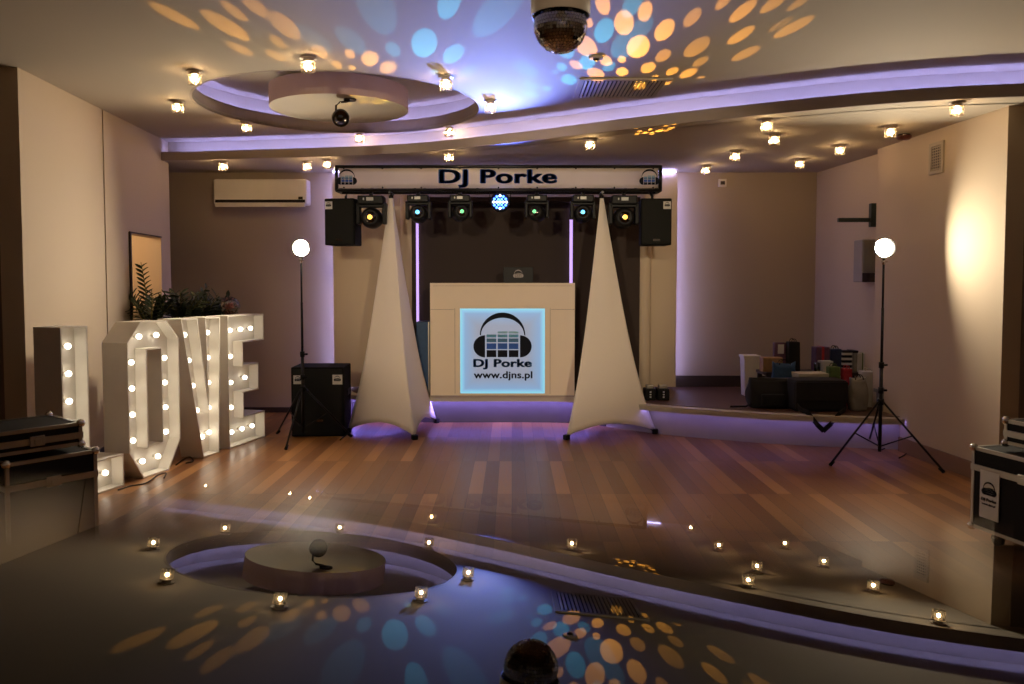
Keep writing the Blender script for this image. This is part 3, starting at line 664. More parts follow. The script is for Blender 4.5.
# ------------------------------------------------------------------ loudspeakers
def speaker_box(parent, wd, dp, ht, taper=0.0):
    bm = bmesh.new(); box(bm, (0, 0, ht/2), (wd, dp, ht), bevel=0.012)
    for v in bm.verts:
        if v.co.y > 0: v.co.x *= 1-taper
    obj('cabinet', bm, M['carpet_black'], parent)
    bm = bmesh.new(); box(bm, (0, -dp/2-0.004, ht/2), (wd*0.92, 0.012, ht*0.94), bevel=0.004); obj('grille', bm, M['grille'], parent)
def sticker(parent, x, y, z, s):
    bm = bmesh.new(); box(bm, (x, y, z), (s, 0.003, s)); st = obj('sticker', bm, M['sticker'], parent)
    logo(st, stand(x, y-0.0035, z+0.1*s), s*0.72, False)
    return st
def badge(parent, x, y, z):
    bm = bmesh.new(); box(bm, (x, y, z), (0.07, 0.004, 0.022), bevel=0.001); obj('badge', bm, M['dark_chrome'], parent)
for px0, px1, side, lb in ((325, 357, 1, 'black loudspeaker hanging from the left end of the truss'), (641.5, 672, -1, 'black loudspeaker hanging from the right end of the truss')):
    a, b = atY(px0, 198, TD-0.02), atY(px1, 245, TD-0.02); wd = b.x-a.x; ht = a.z-b.z
    t = thing('loudspeaker', lb, 'speaker', ((a.x+b.x)/2, TD+0.13, b.z), R(-9 if side == 1 else 0), 'loudspeakers on the truss')
    speaker_box(t, wd, 0.26, ht, 0.12)
    sticker(t, (-wd/2+0.05) if side == 1 else (wd/2-0.05), -0.142, ht-0.07, 0.075); badge(t, 0, -0.142, 0.05)
    bm = bmesh.new(); xx = (0.02 if side == 1 else -0.02); tube(bm, [(xx, 0, ht-0.01), (xx, 0, ht+0.03), (xx+side*0.03, 0.0, zb_-b.z+0.01)], 0.014, 8); obj('bracket', bm, M['black_metal'], t)
# subwoofer on the floor
a, b = atZ(290.5, 437, 0), atZ(343, 437, 0)
t = thing('subwoofer', 'big black subwoofer on the floor between LOVE letters and left cone', 'speaker', ((a.x+b.x)/2, a.y+0.23, 0), R(2))
ht = atY(300, 367.5, a.y).z; wd = b.x-a.x; speaker_box(t, wd, 0.42, ht, 0.0)
sticker(t, -wd/2+0.07, -0.222, ht-0.12, 0.085); sticker(t, wd/2-0.06, -0.222, ht-0.12, 0.095); badge(t, 0.02, -0.222, 0.16)
bm = bmesh.new()
for sg in (-1, 1): box(bm, (sg*(wd/2-0.0), 0.05, ht*0.6), (0.012, 0.14, 0.06))
obj('handle', bm, M['black_metal'], t)

# ------------------------------------------------------------------ tripod lamps
def tripod_lamp(px, py, D, feet, label, sp=0.55, aimx=0.0, rim=0.02, aimz=0.03):
    c = atY(px, py, D)
    t = thing('tripod_lamp', label, 'lamp', (c.x, D, 0), 0, 'bright tripod lamps')
    h = c.z
    bm = bmesh.new(); tube(bm, [(0, 0, 0.07), (0, 0, h*0.45)], 0.015, 12); tube(bm, [(0, 0, h*0.45), (0, 0, h*0.72)], 0.012, 12); tube(bm, [(0, 0, h*0.72), (0, 0, h-0.13)], 0.0095, 12); obj('pole', bm, M['black_metal'], t)
    for z in (h*0.45, h*0.33):
        bm = bmesh.new(); tube(bm, [(0, 0, z-0.025), (0, 0, z+0.025)], 0.022, 12); tube(bm, [(0, 0, z), (0.05, 0, z)], 0.009, 8); obj('clamp_knob', bm, M['black'], t)
    bm = bmesh.new(); tube(bm, [(0, 0, 0.47), (0, 0, 0.52)], 0.026, 12); obj('leg_collar', bm, M['black'], t)
    for k in feet:
        f = Vector((math.cos(R(k)), math.sin(R(k)), 0)); bm = bmesh.new()
        tube(bm, [f*0.02+Vector((0, 0, 0.50)), f*sp+Vector((0, 0, 0.02))], 0.009, 8); lg = obj('leg', bm, M['black_metal'], t)
        b2 = bmesh.new(); tube(b2, [f*(sp-0.03)+Vector((0, 0, 0.035)), f*(sp+0.01)+Vector((0, 0, 0.008))], 0.014, 8); obj('rubber_foot', b2, M['black'], lg)
        b3 = bmesh.new(); tube(b3, [f*0.015+Vector((0, 0, 0.12)), f*sp*0.52+Vector((0, 0, 0.25))], 0.006, 6); obj('brace', b3, M['black_metal'], t)
    bm = bmesh.new(); tube(bm, [(0, 0, h-0.14), (0, 0, h-0.09)], 0.014, 12); tube(bm, [(-0.02, 0, h-0.115), (0.03, 0, h-0.115)], 0.006, 8); tube(bm, [(0, 0, h-0.1), (0, 0.035, h-0.06), (0, 0.04, h-0.01)], 0.008, 8); obj('bracket', bm, M['chrome'], t)
    mt = Matrix.Translation((0, 0, h)) @ look((aimx, -1, aimz))
    bm = bmesh.new(); lathe(bm, [(0, -0.05), (0.05, -0.045), (0.078, -0.02), (0.084, rim), (0.080, rim), (0.076, -0.004), (0, -0.004)], 28, mt); obj('housing', bm, M['black'], t)
    bm = bmesh.new(); lathe(bm, [(0.074, -0.002), (0.04, 0.001), (0, 0.002)], 20, mt); obj('diffuser', bm, M['lamp_glow'], t)
    return t
tripod_lamp(301, 248, 7.6, (265, 18, 138), 'bright white lamp on a black tripod beside the LOVE letters', 0.45, -0.05, 0.024, -0.14)
tripod_lamp(884, 248, 6.75, (205, 300, 75), 'bright white lamp on a black tripod near the right wall', 0.56, -0.16, 0.04)

# ------------------------------------------------------------------ DJ booth
BD = 8.40
a, b = atY(430, 283, BD), atY(574.5, 398, BD); bw_, bh_ = b.x-a.x, a.z-STAGE_Z
t = thing('dj_booth', 'cream DJ booth with a glowing square headphone sign on its front', 'booth', ((a.x+b.x)/2, BD, STAGE_Z))
g = [atY(p, 300, BD).x-t.location.x for p in (460, 545)]; gz = [atY(500, p, BD).z-STAGE_Z for p in (393.5, 308.5)]
bm = fill_mesh([[(-bw_/2, 0.0), (bw_/2, 0.0), (bw_/2, bh_), (-bw_/2, bh_)], [(g[0], gz[0]), (g[1], gz[0]), (g[1], gz[1]), (g[0], gz[1])]], 0.03)
bm.transform(stand(0, 0.015, 0)); obj('front_panel', bm, M['booth'], t)
for sg in (-1, 1):
    obj('side_panel', rbox(sg*bw_/2, sg*(bw_/2-0.025), 0.03, 0.58, 0, bh_, 0.002), M['booth'], t)
obj('top', rbox(-bw_/2+0.026, bw_/2-0.026, 0.03, 0.58, bh_-0.16, bh_-0.13, 0.002), M['booth'], t)
bm = bmesh.new()
for x in (g[0]-0.055, g[1]+0.055): box(bm, (x, -0.001, (gz[0]+gz[1])/2-0.0), (0.004, 0.003, bh_-0.30))
for sg in (-1, 1): box(bm, (sg*(bw_/2-0.125), -0.001, gz[1]-0.01), (0.245, 0.003, 0.004))
box(bm, (0, -0.001, bh_-0.03), (bw_-0.06, 0.003, 0.003)); obj('panel_seam', bm, mat('seam', (0.28, 0.22, 0.17), 0.6), t)
obj('bottom_rail', rbox(-bw_/2, bw_/2, -0.006, 0.0, 0.0, 0.018), M['lip'], t)
# glowing sign: a light box whose blue LEDs sit along its edges
m = bpy.data.materials.new('edge_lit_acrylic'); m.use_nodes = True; nt = m.node_tree; n = nt.nodes; l = nt.links
bs = n['Principled BSDF']; bs.inputs['Base Color'].default_value = (0.22, 0.27, 0.33, 1); bs.inputs['Roughness'].default_value = 0.4
tc = n.new('ShaderNodeTexCoord'); sx = n.new('ShaderNodeSeparateXYZ'); l.new(tc.outputs['Generated'], sx.inputs[0])
def edge(outp):
    s1 = n.new('ShaderNodeMath'); s1.operation = 'SUBTRACT'; s1.inputs[1].default_value = 0.5; l.new(outp, s1.inputs[0])
    s2 = n.new('ShaderNodeMath'); s2.operation = 'ABSOLUTE'; l.new(s1.outputs[0], s2.inputs[0]); return s2.outputs[0]
mx = n.new('ShaderNodeMath'); mx.operation = 'MAXIMUM'; l.new(edge(sx.outputs['X']), mx.inputs[0]); l.new(edge(sx.outputs['Z']), mx.inputs[1])
cr = n.new('ShaderNodeValToRGB'); e = cr.color_ramp.elements
e[0].position = 0.30; e[0].color = (0.22, 0.26, 0.38, 1); e[1].position = 0.5; e[1].color = (0.20, 0.75, 1.0, 1)
x = e.new(0.44); x.color = (0.15, 0.34, 0.62, 1); l.new(mx.outputs[0], cr.inputs[0])
l.new(cr.outputs[0], bs.inputs['Emission Color']); bs.inputs['Emission Strength'].default_value = 0.8
sg_ = obj('light_sign', rbox(g[0]+0.001, g[1]-0.001, 0.008, 0.02, gz[0]+0.001, gz[1]-0.001), m, t)
gcx = (g[0]+g[1])/2; W_ = g[1]-g[0]
bx = lambda px: atY(px, 300, BD).x-t.location.x
bz = lambda py: atY(500, py, BD).z-STAGE_Z
logo(sg_, stand(bx(502.5), 0.0055, bz(336.5)), bx(532)-bx(473.5), True)
obj('lettering', text_bm('DJ Porke', bx(532)-bx(473), bz(359)-bz(369.5), 0.003, 0.02, stand(bx(502.5), 0.0055, bz(364.3)), 0.028), mat('blue_lettering', (0.012, 0.11, 0.36), 0.5), sg_)
obj('lettering', text_bm('www.djns.pl', bx(532.5)-bx(473.5), bz(371.3)-bz(380.7), 0.003, 0.012, stand(bx(503), 0.0055, bz(376)), 0.015), M['ink'], sg_)
# laptop on the booth
a, b = atY(503.5, 267, BD+0.2), atY(533, 283, BD+0.2)
t = thing('laptop', 'open black laptop with a headphone emblem on its lid, on the DJ booth', 'laptop', ((a.x+b.x)/2, BD+0.2, STAGE_Z+bh_-0.13))
obj('keyboard_base', rbox(-0.16, 0.16, 0.0, 0.23, 0.0, 0.018, 0.003), M['black'], t)
hl = a.z-(STAGE_Z+bh_-0.13)
lid = obj('lid', rbox(-0.16, 0.16, -0.008, 0.0, 0.01, hl, 0.003), M['black'], t)
logo(lid, stand(0, -0.0105, hl-0.075), 0.11, False, mat('grey_print', (0.35, 0.30, 0.26), 0.5))

# ------------------------------------------------------------------ marquee letters LOVE
LP0 = Vector((-2.88, 5.88)); LD = Vector((0.2389, 0.971)).normalized(); LH = 1.205
def inset(poly, d_):
    n_ = len(poly); out = []; ar = sum(poly[i][0]*poly[(i+1) % n_][1]-poly[(i+1) % n_][0]*poly[i][1] for i in range(n_)); sgn = 1 if ar > 0 else -1
    for i in range(n_):
        a, b, c = Vector(poly[i-1]), Vector(poly[i]), Vector(poly[(i+1) % n_])
        e1, e2 = (b-a).normalized(), (c-b).normalized(); n1, n2 = Vector((-e1.y, e1.x))*sgn, Vector((-e2.y, e2.x))*sgn
        mm = (n1+n2).normalized(); out.append(tuple(b+mm*d_/max(0.3, mm.dot(n1))))
    return out
def marquee(name_lab, t0, outline, holes, bulbs, depth=0.22):
    base = LP0+LD*t0; ang_ = math.atan2(LD.y, LD.x)
    t = thing('marquee_letter', name_lab, 'letter', (base.x, base.y, 0), ang_, 'white light-up LOVE letters')
    tray = 0.10
    bm = fill_mesh([outline]+holes, depth-tray); bm.transform(Matrix.Translation((0, (depth-tray)/2+tray, 0)) @ UP); obj('back_box', bm, M['white'], t)
    bm = bmesh.new()
    tt = fill_mesh([outline, inset(outline, 0.012)], tray); merge(bm, tt)
    for h in holes: merge(bm, fill_mesh([inset(h, -0.012), h], tray))
    bm.transform(Matrix.Translation((0, tray/2, 0)) @ UP); obj('rim', bm, M['white'], t)
    for x, z in bulbs:
        bm = bmesh.new(); ico(bm, (x, tray-0.045, z), 0.021, 2); bb = obj('bulb', bm, M['globe'], t)
        b2 = bmesh.new(); tube(b2, [(x, tray+0.002, z), (x, tray-0.03, z)], 0.013, 10); obj('socket', b2, M['white'], bb)
H = LH
marquee('white light-up letter L partly hidden by the flight cases', -0.565, [(0, 0), (0.565, 0), (0.565, 0.24), (0.24, 0.24), (0.24, H), (0, H)], [],
        [(0.12, 1.07), (0.12, 0.88), (0.12, 0.69), (0.12, 0.5), (0.12, 0.31), (0.13, 0.12), (0.29, 0.12), (0.44, 0.12)])
ch = 0.15
marquee('white light-up letter O with cut-off corners', 0.06, [(ch, 0), (0.60-ch, 0), (0.60, ch*1.5), (0.60, H-ch), (0.60-ch, H), (ch, H), (0, H-ch), (0, ch*1.5)],
        [[(0.215, 0.24), (0.38, 0.24), (0.38, H-0.22), (0.215, H-0.22)]],
        [(0.11, 0.30), (0.11, 0.50), (0.11, 0.70), (0.11, 0.90), (0.49, 0.30), (0.49, 0.50), (0.49, 0.70), (0.49, 0.90), (0.21, 0.12), (0.39, 0.12), (0.20, 1.09), (0.40, 1.09)])
marquee('white light-up letter V between O and E', 0.69, [(0.27, 0), (0.50, 0), (0.545, H), (0.33, H), (0.36, 0.42), (0.22, H), (0, H)], [],
        [(0.12, 1.07), (0.17, 0.85), (0.22, 0.63), (0.27, 0.41), (0.335, 0.17), (0.435, 1.07), (0.435, 0.85), (0.435, 0.63), (0.435, 0.41), (0.435, 0.19)])
marquee('white light-up letter E at the right end of the word', 1.345, [(0, 0), (0.60, 0), (0.60, 0.26), (0.24, 0.26), (0.24, 0.48), (0.50, 0.48), (0.50, 0.74), (0.24, 0.74), (0.24, 0.95), (0.60, 0.95), (0.60, H), (0, H)], [],
        [(0.12, 0.13), (0.29, 0.13), (0.46, 0.13), (0.12, 0.36), (0.12, 0.59), (0.35, 0.61), (0.12, 0.83), (0.12, 1.07), (0.29, 1.07), (0.46, 1.07)])

# ------------------------------------------------------------------ flight cases
def flight_case(parent_label, loc, rz, L_, W__, H_, z0, casters=False, lid_h=0.12, latches=(), label_side=None, group=None):
    """box of black laminate with aluminium edges, ball corners, latches; origin at the near bottom corner, x along length, y depth"""
    t = thing('flight_case', parent_label, 'flight case', (loc[0], loc[1], z0), rz, group)
    cz = 0.09 if casters else 0.0
    obj('body', rbox(0.004, L_-0.004, 0.004, W__-0.004, cz, H_-0.004), M['case_black'], t)
    e = 0.019; bm = bmesh.new()
    for z in (cz, H_-e):
        rbox(0, L_, 0, e, z, z+e, bm=bm); rbox(0, L_, W__-e, W__, z, z+e, bm=bm); rbox(0, e, 0, W__, z, z+e, bm=bm); rbox(L_-e, L_, 0, W__, z, z+e, bm=bm)
    for x in (0, L_-e):
        for y in (0, W__-e): rbox(x, x+e, y, y+e, cz, H_, bm=bm)
    obj('edge_profile', bm, M['alu'], t)
    if lid_h:
        bm = bmesh.new(); z = H_-lid_h
        rbox(-0.003, L_+0.003, -0.004, 0.01, z-0.035, z+0.0, bm=bm); rbox(-0.003, L_+0.003, W__-0.01, W__+0.004, z-0.035, z, bm=bm)
        rbox(-0.004, 0.01, 0, W__, z-0.035, z, bm=bm); rbox(L_-0.01, L_+0.004, 0, W__, z-0.035, z, bm=bm); obj('lid_profile', bm, M['alu'], t)
    for x in (0.006, L_-0.006):
        for y in (0.006, W__-0.006):
            for z in (cz+0.006, H_-0.006):
                bm = bmesh.new(); ico(bm, (x, y, z), 0.024, 2); box(bm, (x, y, z), (0.030, 0.030, 0.040), bevel=0.008); obj('ball_corner', bm, M['chrome'], t)
    for (fx, face) in latches:
        z = H_-lid_h-0.015; bm = bmesh.new()
        if face == 'front': box(bm, (fx, -0.008, z), (0.075, 0.012, 0.055), bevel=0.004); box(bm, (fx, -0.014, z-0.004), (0.035, 0.010, 0.032), bevel=0.004)
        else: box(bm, (-0.008, fx, z), (0.012, 0.10, 0.09), bevel=0.004); box(bm, (-0.016, fx, z-0.005), (0.010, 0.05, 0.045), bevel=0.004)
        obj('latch', bm, M['alu'], t)
    if casters:
        for x in (0.10, L_-0.10):
            for y in (0.10, W__-0.10):
                bm = bmesh.new(); box(bm, (x, y, cz-0.004), (0.08, 0.07, 0.008)); 
                for sg in (-1, 1): box(bm, (x, y+sg*0.018, cz-0.028), (0.035, 0.004, 0.045))
                ct = obj('caster', bm, M['dark_chrome'], t)
                b2 = bmesh.new(); tube(b2, [(x, y-0.014, 0.035), (x, y+0.014, 0.035)], 0.035, 20); obj('wheel', b2, M['black'], ct)
    return t
# right: near-left face runs towards the camera
a = atZ(970, 521, 0.12); b = atZ(1024, 540.5, 0.12); dv = Vector((b.x-a.x, b.y-a.y, 0)).normalized(); ln = 0.95
rz = math.atan2(dv.y, dv.x)
t = flight_case('black wheeled flight case with aluminium edges at the right edge', (a.x, a.y), rz, ln, 0.62, 0.56, 0.0, True, 0.10, [(0.36, 'front')], group='flight cases')
# the case's local x runs towards the camera, local +y points right (away from the seen face) 
lb_ = obj('sticker', rbox(0.07, 0.20, -0.006, -0.001, 0.17, 0.44), M['sticker'], t)
mt = Matrix.Translation((0.135, -0.0085, 0.34)) @ UP; logo(lb_, mt, 0.10, False)
obj('lettering', text_bm('DJ Porke', 0.10, 0.022, 0.003, 0.02, Matrix.Translation((0.135, -0.0085, 0.275)) @ UP), M['ink'], lb_)
obj('lettering', text_bm('www.djns.pl', 0.09, 0.014, 0.003, 0.01, Matrix.Translation((0.135, -0.0085, 0.25)) @ UP), M['ink'], lb_)
p2 = Vector((a.x, a.y, 0))+dv*0.12+Vector((-dv.y, dv.x, 0))*0.10
flight_case('low black flight case with ball corners on top of the wheeled case', (p2.x, p2.y), rz, 0.70, 0.45, 0.14, 0.592, False, 0.06, [(0.3, 'front')], group='flight cases')
# left stack
a = atZ(1, 542, 0.0); b = atZ(99, 529, 0.0)
aa = atZ(5, 464, 0.55); bb = atZ(97, 449.5, 0.55); dv = Vector((bb.x-aa.x, bb.y-aa.y, 0)); rz = math.atan2(dv.y, dv.x); ln = dv.length
t = flight_case('large black flight case with aluminium edges at the left edge', (aa.x, aa.y), rz, ln, 0.55, 0.55, 0.0, False, 0.12, [(ln*0.5, 'front')], group='flight cases')
u = dv.normalized(); v_ = Vector((-u.y, u.x, 0)); p2 = Vector((aa.x, aa.y, 0))+u*(-0.12)+v_*0.04
flight_case('low black flight case stacked on the large one at the left edge', (p2.x, p2.y), rz, ln+0.06, 0.44, 0.13, 0.582, False, 0.055, [(ln*0.62, 'front')], group='flight cases')

# ------------------------------------------------------------------ plants behind the letters
def leaf_pinna(bm, p, d_, up_, ln, wd):
    d_ = d_.normalized(); s = d_.cross(up_).normalized(); nn = s.cross(d_).normalized()
    prof = [(0, 0.1), (0.25, 0.8), (0.55, 1.0), (0.85, 0.55), (1.0, 0.02)]
    L1, R1, Mi = [], [], []
    for tq, wq in prof:
        c_ = p+d_*ln*tq-nn*0.12*ln*tq*tq; Mi.append(bm.verts.new(c_-nn*0.006)); L1.append(bm.verts.new(c_+s*wd*wq*0.5)); R1.append(bm.verts.new(c_-s*wd*wq*0.5))
    for i in range(4):
        bm.faces.new((Mi[i], Mi[i+1], L1[i+1], L1[i])); bm.faces.new((R1[i], R1[i+1], Mi[i+1], Mi[i]))
def zz_plant(loc, stems, label, h_pot=0.26, r_pot=0.15, z0=0.0):
    t = thing('potted_plant', label, 'plant', loc)
    bm = bmesh.new(); lathe(bm, [(0, 0), (r_pot*0.75, 0), (r_pot, h_pot), (r_pot*0.9, h_pot), (r_pot*0.88, h_pot-0.03), (0, h_pot-0.03)], 24); obj('pot', bm, M['wall_brown'], t)
    bs_, bf = bmesh.new(), bmesh.new()
    for az, lean, hh_, npn in stems:
        pts = []; 
        for i in range(11):
            q = i/10; out = lean*q*q*hh_; pts.append(Vector((math.cos(az)*(out+0.03), math.sin(az)*(out+0.03), h_pot-0.04+hh_*q*(1-0.25*lean*q))))
        tube(bs_, pts, [0.009-0.006*i/10 for i in range(11)], 6)
        for i in range(npn):
            q = 0.25+0.72*i/npn; f_ = q*10; k = min(9, int(f_)); p_ = pts[k].lerp(pts[k+1], f_-k); tan = (pts[k+1]-pts[k]).normalized()
            sd = tan.cross(Vector((math.sin(az*3), math.cos(az*3), 0.2))).normalized()*(1 if i % 2 else -1)
            leaf_pinna(bf, p_, sd+tan*0.7, tan, 0.105*(1.1-0.5*abs(q-0.5)), 0.042)
    obj('stems', bs_, M['stem'], t); obj('leaves', bf, M['leaf'], t)
    return t
pl = thing('planter_shelf', 'narrow brown shelf behind the LOVE letters carrying the plants', 'shelf', (-3.10, 7.97, 0), R(66))
obj('board', rbox(-0.75, 0.42, -0.15, 0.15, 0.78, 0.82, 0.004), M['wall_brown'], pl)
for x in (-0.7, 0.38): obj('panel', rbox(x-0.02, x+0.02, -0.14, 0.14, 0, 0.779), M['wall_brown'], pl)
rnd = random.Random(3)
specs = [(-0.55, [(rnd.uniform(0, 6.28), rnd.uniform(.15, .5), rnd.uniform(.32, .5), 16) for _ in range(11)]+[(2.7, 0.12, 0.74, 24)], 'leafy green plant with one tall frond in front of the wall opening'),
         (-0.18, [(rnd.uniform(0, 6.28), rnd.uniform(.15, .5), rnd.uniform(.32, .50), 16) for _ in range(12)]+[(0.3, .4, 0.55, 16)], 'leafy green plant behind the letter V, beside the tall frond'),
         (0.08, [(rnd.uniform(0, 6.28), rnd.uniform(.15, .5), rnd.uniform(.28, .46), 14) for _ in range(12)], 'low leafy green plant behind the gap between V and E'),
         (0.34, [(rnd.uniform(0, 6.28), rnd.uniform(.2, .6), rnd.uniform(.24, .44), 12) for _ in range(9)], 'low leafy green plant closest to the glass ball')]
cR, sR = math.cos(R(66)), math.sin(R(66))
for dx, st, lb in specs:
    zz_plant((-3.14+dx*cR, 7.95+dx*sR, 0.82), st, lb, 0.2, 0.13)
# glass ball
p = atY(230, 306, 7.85)
t = thing('glass_ball', 'clear faceted glass ball with a pink flower inside, above the letter E', 'ornament', tuple(p))
bm = bmesh.new(); tt = bmesh.new(); bmesh.ops.create_icosphere(tt, subdivisions=2, radius=0.095); merge(bm, tt); obj('globe', bm, M['clear'], t)
bm = bmesh.new()
for k in range(16):
    a = k*2.4; q = k/16; leaf_pinna(bm, Vector((0, 0, -0.03)), Vector((math.cos(a)*(0.2+q), math.sin(a)*(0.2+q), 1.1-q)), Vector((0, 0.1, 1)), 0.07, 0.045)
obj('flower', bm, mat('pink_petals', (0.55, 0.20, 0.14), 0.6), t)
bm = bmesh.new(); lathe(bm, [(0, -0.09), (0.04, -0.092), (0.02, -0.12), (0.02, 0.825-p.z), (0.08, 0.822-p.z), (0, 0.822-p.z)], 20); obj('foot_stand', bm, M['dark_chrome'], t)

# ------------------------------------------------------------------ things on walls
a, b = atY(213, 179, 9.06), atY(307, 207, 9.06)
t = thing('air_conditioner', 'white wall-mounted air conditioner high on the back wall', 'air conditioner', ((a.x+b.x)/2, 9.06, b.z)); w_, h_ = b.x-a.x, a.z-b.z
obj('body', rbox(-w_/2, w_/2, 0, 0.185, 0.03, h_, 0.02), M['white'], t)
obj('flap', rbox(-w_/2+0.02, w_/2-0.02, -0.012, 0.01, 0.0, 0.045, 0.006), M['white'], t)
obj('outlet', rbox(-w_/2+0.02, w_/2-0.02, -0.004, 0.02, 0.05, 0.082), M['black'], t)
bm = bmesh.new(); box(bm, (w_/2-0.07, -0.006, 0.10), (0.05, 0.004, 0.03)); obj('display', bm, M['dark_chrome'], t)
RX = 3.60
p = atY(872, 215, 7.95); q = atY(838, 220, 7.95)
t = thing('wall_bracket', 'dark L-shaped arm bracket sticking out from the right wall', 'bracket', (RX, 7.95, p.z))
z = atY(872, 220, 7.95).z-p.z
obj('wall_plate', rbox(p.x-RX-0.02, 0.0, -0.03, 0.03, atY(872, 227, 7.95).z-p.z, atY(872, 203.5, 7.95).z-p.z, 0.003), mat('dark_green_metal', (0.02, 0.035, 0.03), 0.4), t)
obj('arm', rbox(q.x-RX, p.x-RX-0.021, -0.02, 0.02, z-0.02, z+0.02, 0.003), mat('dark_green_metal', (0.02, 0.035, 0.03), 0.4), t)
p = atY(865.5, 262, 7.98)
t = thing('wall_speaker', 'slim grey speaker column on the right wall behind the tripod lamp', 'speaker', (p.x, 7.9, p.z-0.2))
obj('cabinet', rbox(-0.07, RX-p.x, 0, 0.2, 0, 0.42, 0.01), mat('grey_plastic', (0.30, 0.28, 0.26), 0.5), t)
obj('grille', rbox(-0.06, 0.06, -0.008, 0.0, 0.10, 0.41, 0.003), mat('grey_mesh', (0.22, 0.21, 0.2), 0.6), t)
obj('panel', rbox(-0.065, 0.065, -0.010, 0.0, 0.0, 0.09, 0.003), M['dark_chrome'], t)
wx = lambda D: 3.47+(7.65-D)/1.85*0.09
D_ = 6.67; zc = atY(928, 158, D_).z
t = thing('wall_vent', 'white grated air vent high on the right wall', 'vent', (wx(D_), D_, zc), R(3))
bm = fill_mesh([[(-0.10, -0.13), (0.10, -0.13), (0.10, 0.13), (-0.10, 0.13)], [(-0.07, -0.10), (0.07, -0.10), (0.07, 0.10), (-0.07, 0.10)]], 0.016)
bm.transform(Matrix.Rotation(-PI/2, 4, 'Z') @ UP); bm.transform(Matrix.Translation((-0.008, 0, 0))); obj('frame', bm, M['ceiling'], t)
obj('backing', rbox(-0.004, -0.001, -0.07, 0.07, -0.1, 0.1), M['black'], t)
bm = bmesh.new()
for k in range(9): box(bm, (-0.009, 0, -0.09+0.0225*k), (0.008, 0.14, 0.009))
for k in range(4): box(bm, (-0.009, -0.045+0.03*k, 0), (0.006, 0.004, 0.2))
obj('slats', bm, M['ceiling'], t)
p = atZ(914, 134.5, SOFFIT_Z)
t = thing('smoke_detector', 'dark red round detector on the soffit beside the right wall', 'detector', (min(p.x, 3.35), p.y, SOFFIT_Z))
bm = bmesh.new(); lathe(bm, [(0, 0), (0.05, 0), (0.05, -0.012), (0, -0.012)], 24); obj('base', bm, M['dark_chrome'], t)
bm = bmesh.new(); lathe(bm, [(0.062, -0.012), (0.062, -0.03), (0.045, -0.045), (0, -0.048)], 24); obj('cover', bm, mat('dark_red_plastic', (0.10, 0.02, 0.015), 0.3), t)
p = atY(722.5, 183, BACK-0.01)
t = thing('wall_socket', 'small square box high on the back wall right of the banner', 'socket', (p.x, BACK, p.z))
obj('plate', rbox(-0.045, 0.045, -0.02, 0, -0.045, 0.045, 0.004), M['white'], t); obj('opening', rbox(-0.025, 0.025, -0.026, -0.02, -0.02, 0.02, 0.002), M['dark_base'], t)
p = atY(825, 178, 9.08)
t = thing('alarm_sensor', 'small brown motion sensor high on the right wall by the corner', 'sensor', (RX+0.01, 9.0, p.z))
obj('body', rbox(-0.05, 0.005, -0.025, 0.025, -0.05, 0.05, 0.008), M['base'], t); obj('lens', rbox(-0.054, -0.05, -0.015, 0.015, -0.03, 0.0, 0.001), M['dark_chrome'], t)

# ------------------------------------------------------------------ things on the stage
SZ = STAGE_Z
def sgeo(px, D): return atY(px, 300, D).x
def mbox(name, label, cat, px0, px1, pyt, D, z0, dp, m, rz=0, bevel=0.01, lid=None, group=None, taper=0.0):
    x0, x1 = sgeo(px0, D), sgeo(px1, D); zt2 = atY((px0+px1)/2, pyt, D).z
    t = thing(name, label, cat, ((x0+x1)/2, D+dp/2, z0), rz, group)
    bm = bmesh.new(); box(bm, (0, 0, (zt2-z0)/2), (x1-x0, dp, zt2-z0), bevel=bevel)
    if taper:
        for v in bm.verts:
            k = 1-taper*(1-v.co.z/(zt2-z0)); v.co.x *= k; v.co.y *= k
    obj('body', bm, m, t)
    return t, x1-x0, zt2-z0
t, w_, h_ = mbox('waste_bin', 'tall white bin on the stage left of the bags', 'bin', 745, 761, 356, 8.45, SZ, 0.17, M['white'], taper=0.18)
obj('rim', rbox(-w_/2-0.008, w_/2+0.008, -0.093, 0.093, h_-0.02, h_+0.004, 0.004), M['white'], t)
# low table carrying the gifts
TX0, TX1 = sgeo(766, 8.05), sgeo(868, 8.05)
t = thing('low_table', 'low dark table on the stage covered with gifts', 'table', ((TX0+TX1)/2, 8.18, SZ))
hw = (TX1-TX0)/2; TZ = 0.30
obj('table_top', rbox(-hw, hw, -0.17, 0.17, TZ-0.03, TZ, 0.004), M['wall_brown'], t)
for sx_ in (-1, 1):
    for sy in (-1, 1): obj('leg', rbox(sx_*(hw-0.03)-0.02, sx_*(hw-0.03)+0.02, sy*0.14-0.02, sy*0.14+0.02, 0, TZ-0.03), M['wall_brown'], t)
TZ += SZ
PAL = {k: mat('gift_'+k, c, r_, scale=25, var=v) for k, c, r_, v in (('kraft', (0.30, 0.17, 0.07), 0.7, 0.4), ('purple', (0.10, 0.04, 0.08), 0.4, 0.6), ('blue', (0.015, 0.03, 0.08), 0.4, 0.5), ('cream', (0.55, 0.50, 0.38), 0.6, 0.05), ('red', (0.42, 0.02, 0.03), 0.5, 0.6), ('green', (0.08, 0.14, 0.04), 0.6, 0.5), ('grey', (0.22, 0.21, 0.19), 0.7, 0.2), ('bagblue', (0.01, 0.05, 0.13), 0.6, 0.3), ('bag', (0.006, 0.006, 0.007), 0.9, 0.3))}
def handles(t, w_, h_, m, y=0.0, hh_=0.07):
    for sg in (-1, 1):
        bm = bmesh.new(); pts = [(w_*0.22*math.cos(R(a)), y+sg*0.03, h_+hh_*math.sin(R(a))) for a in range(0, 181, 18)]; tube(bm, pts, 0.004, 6); obj('handle', bm, m, t)
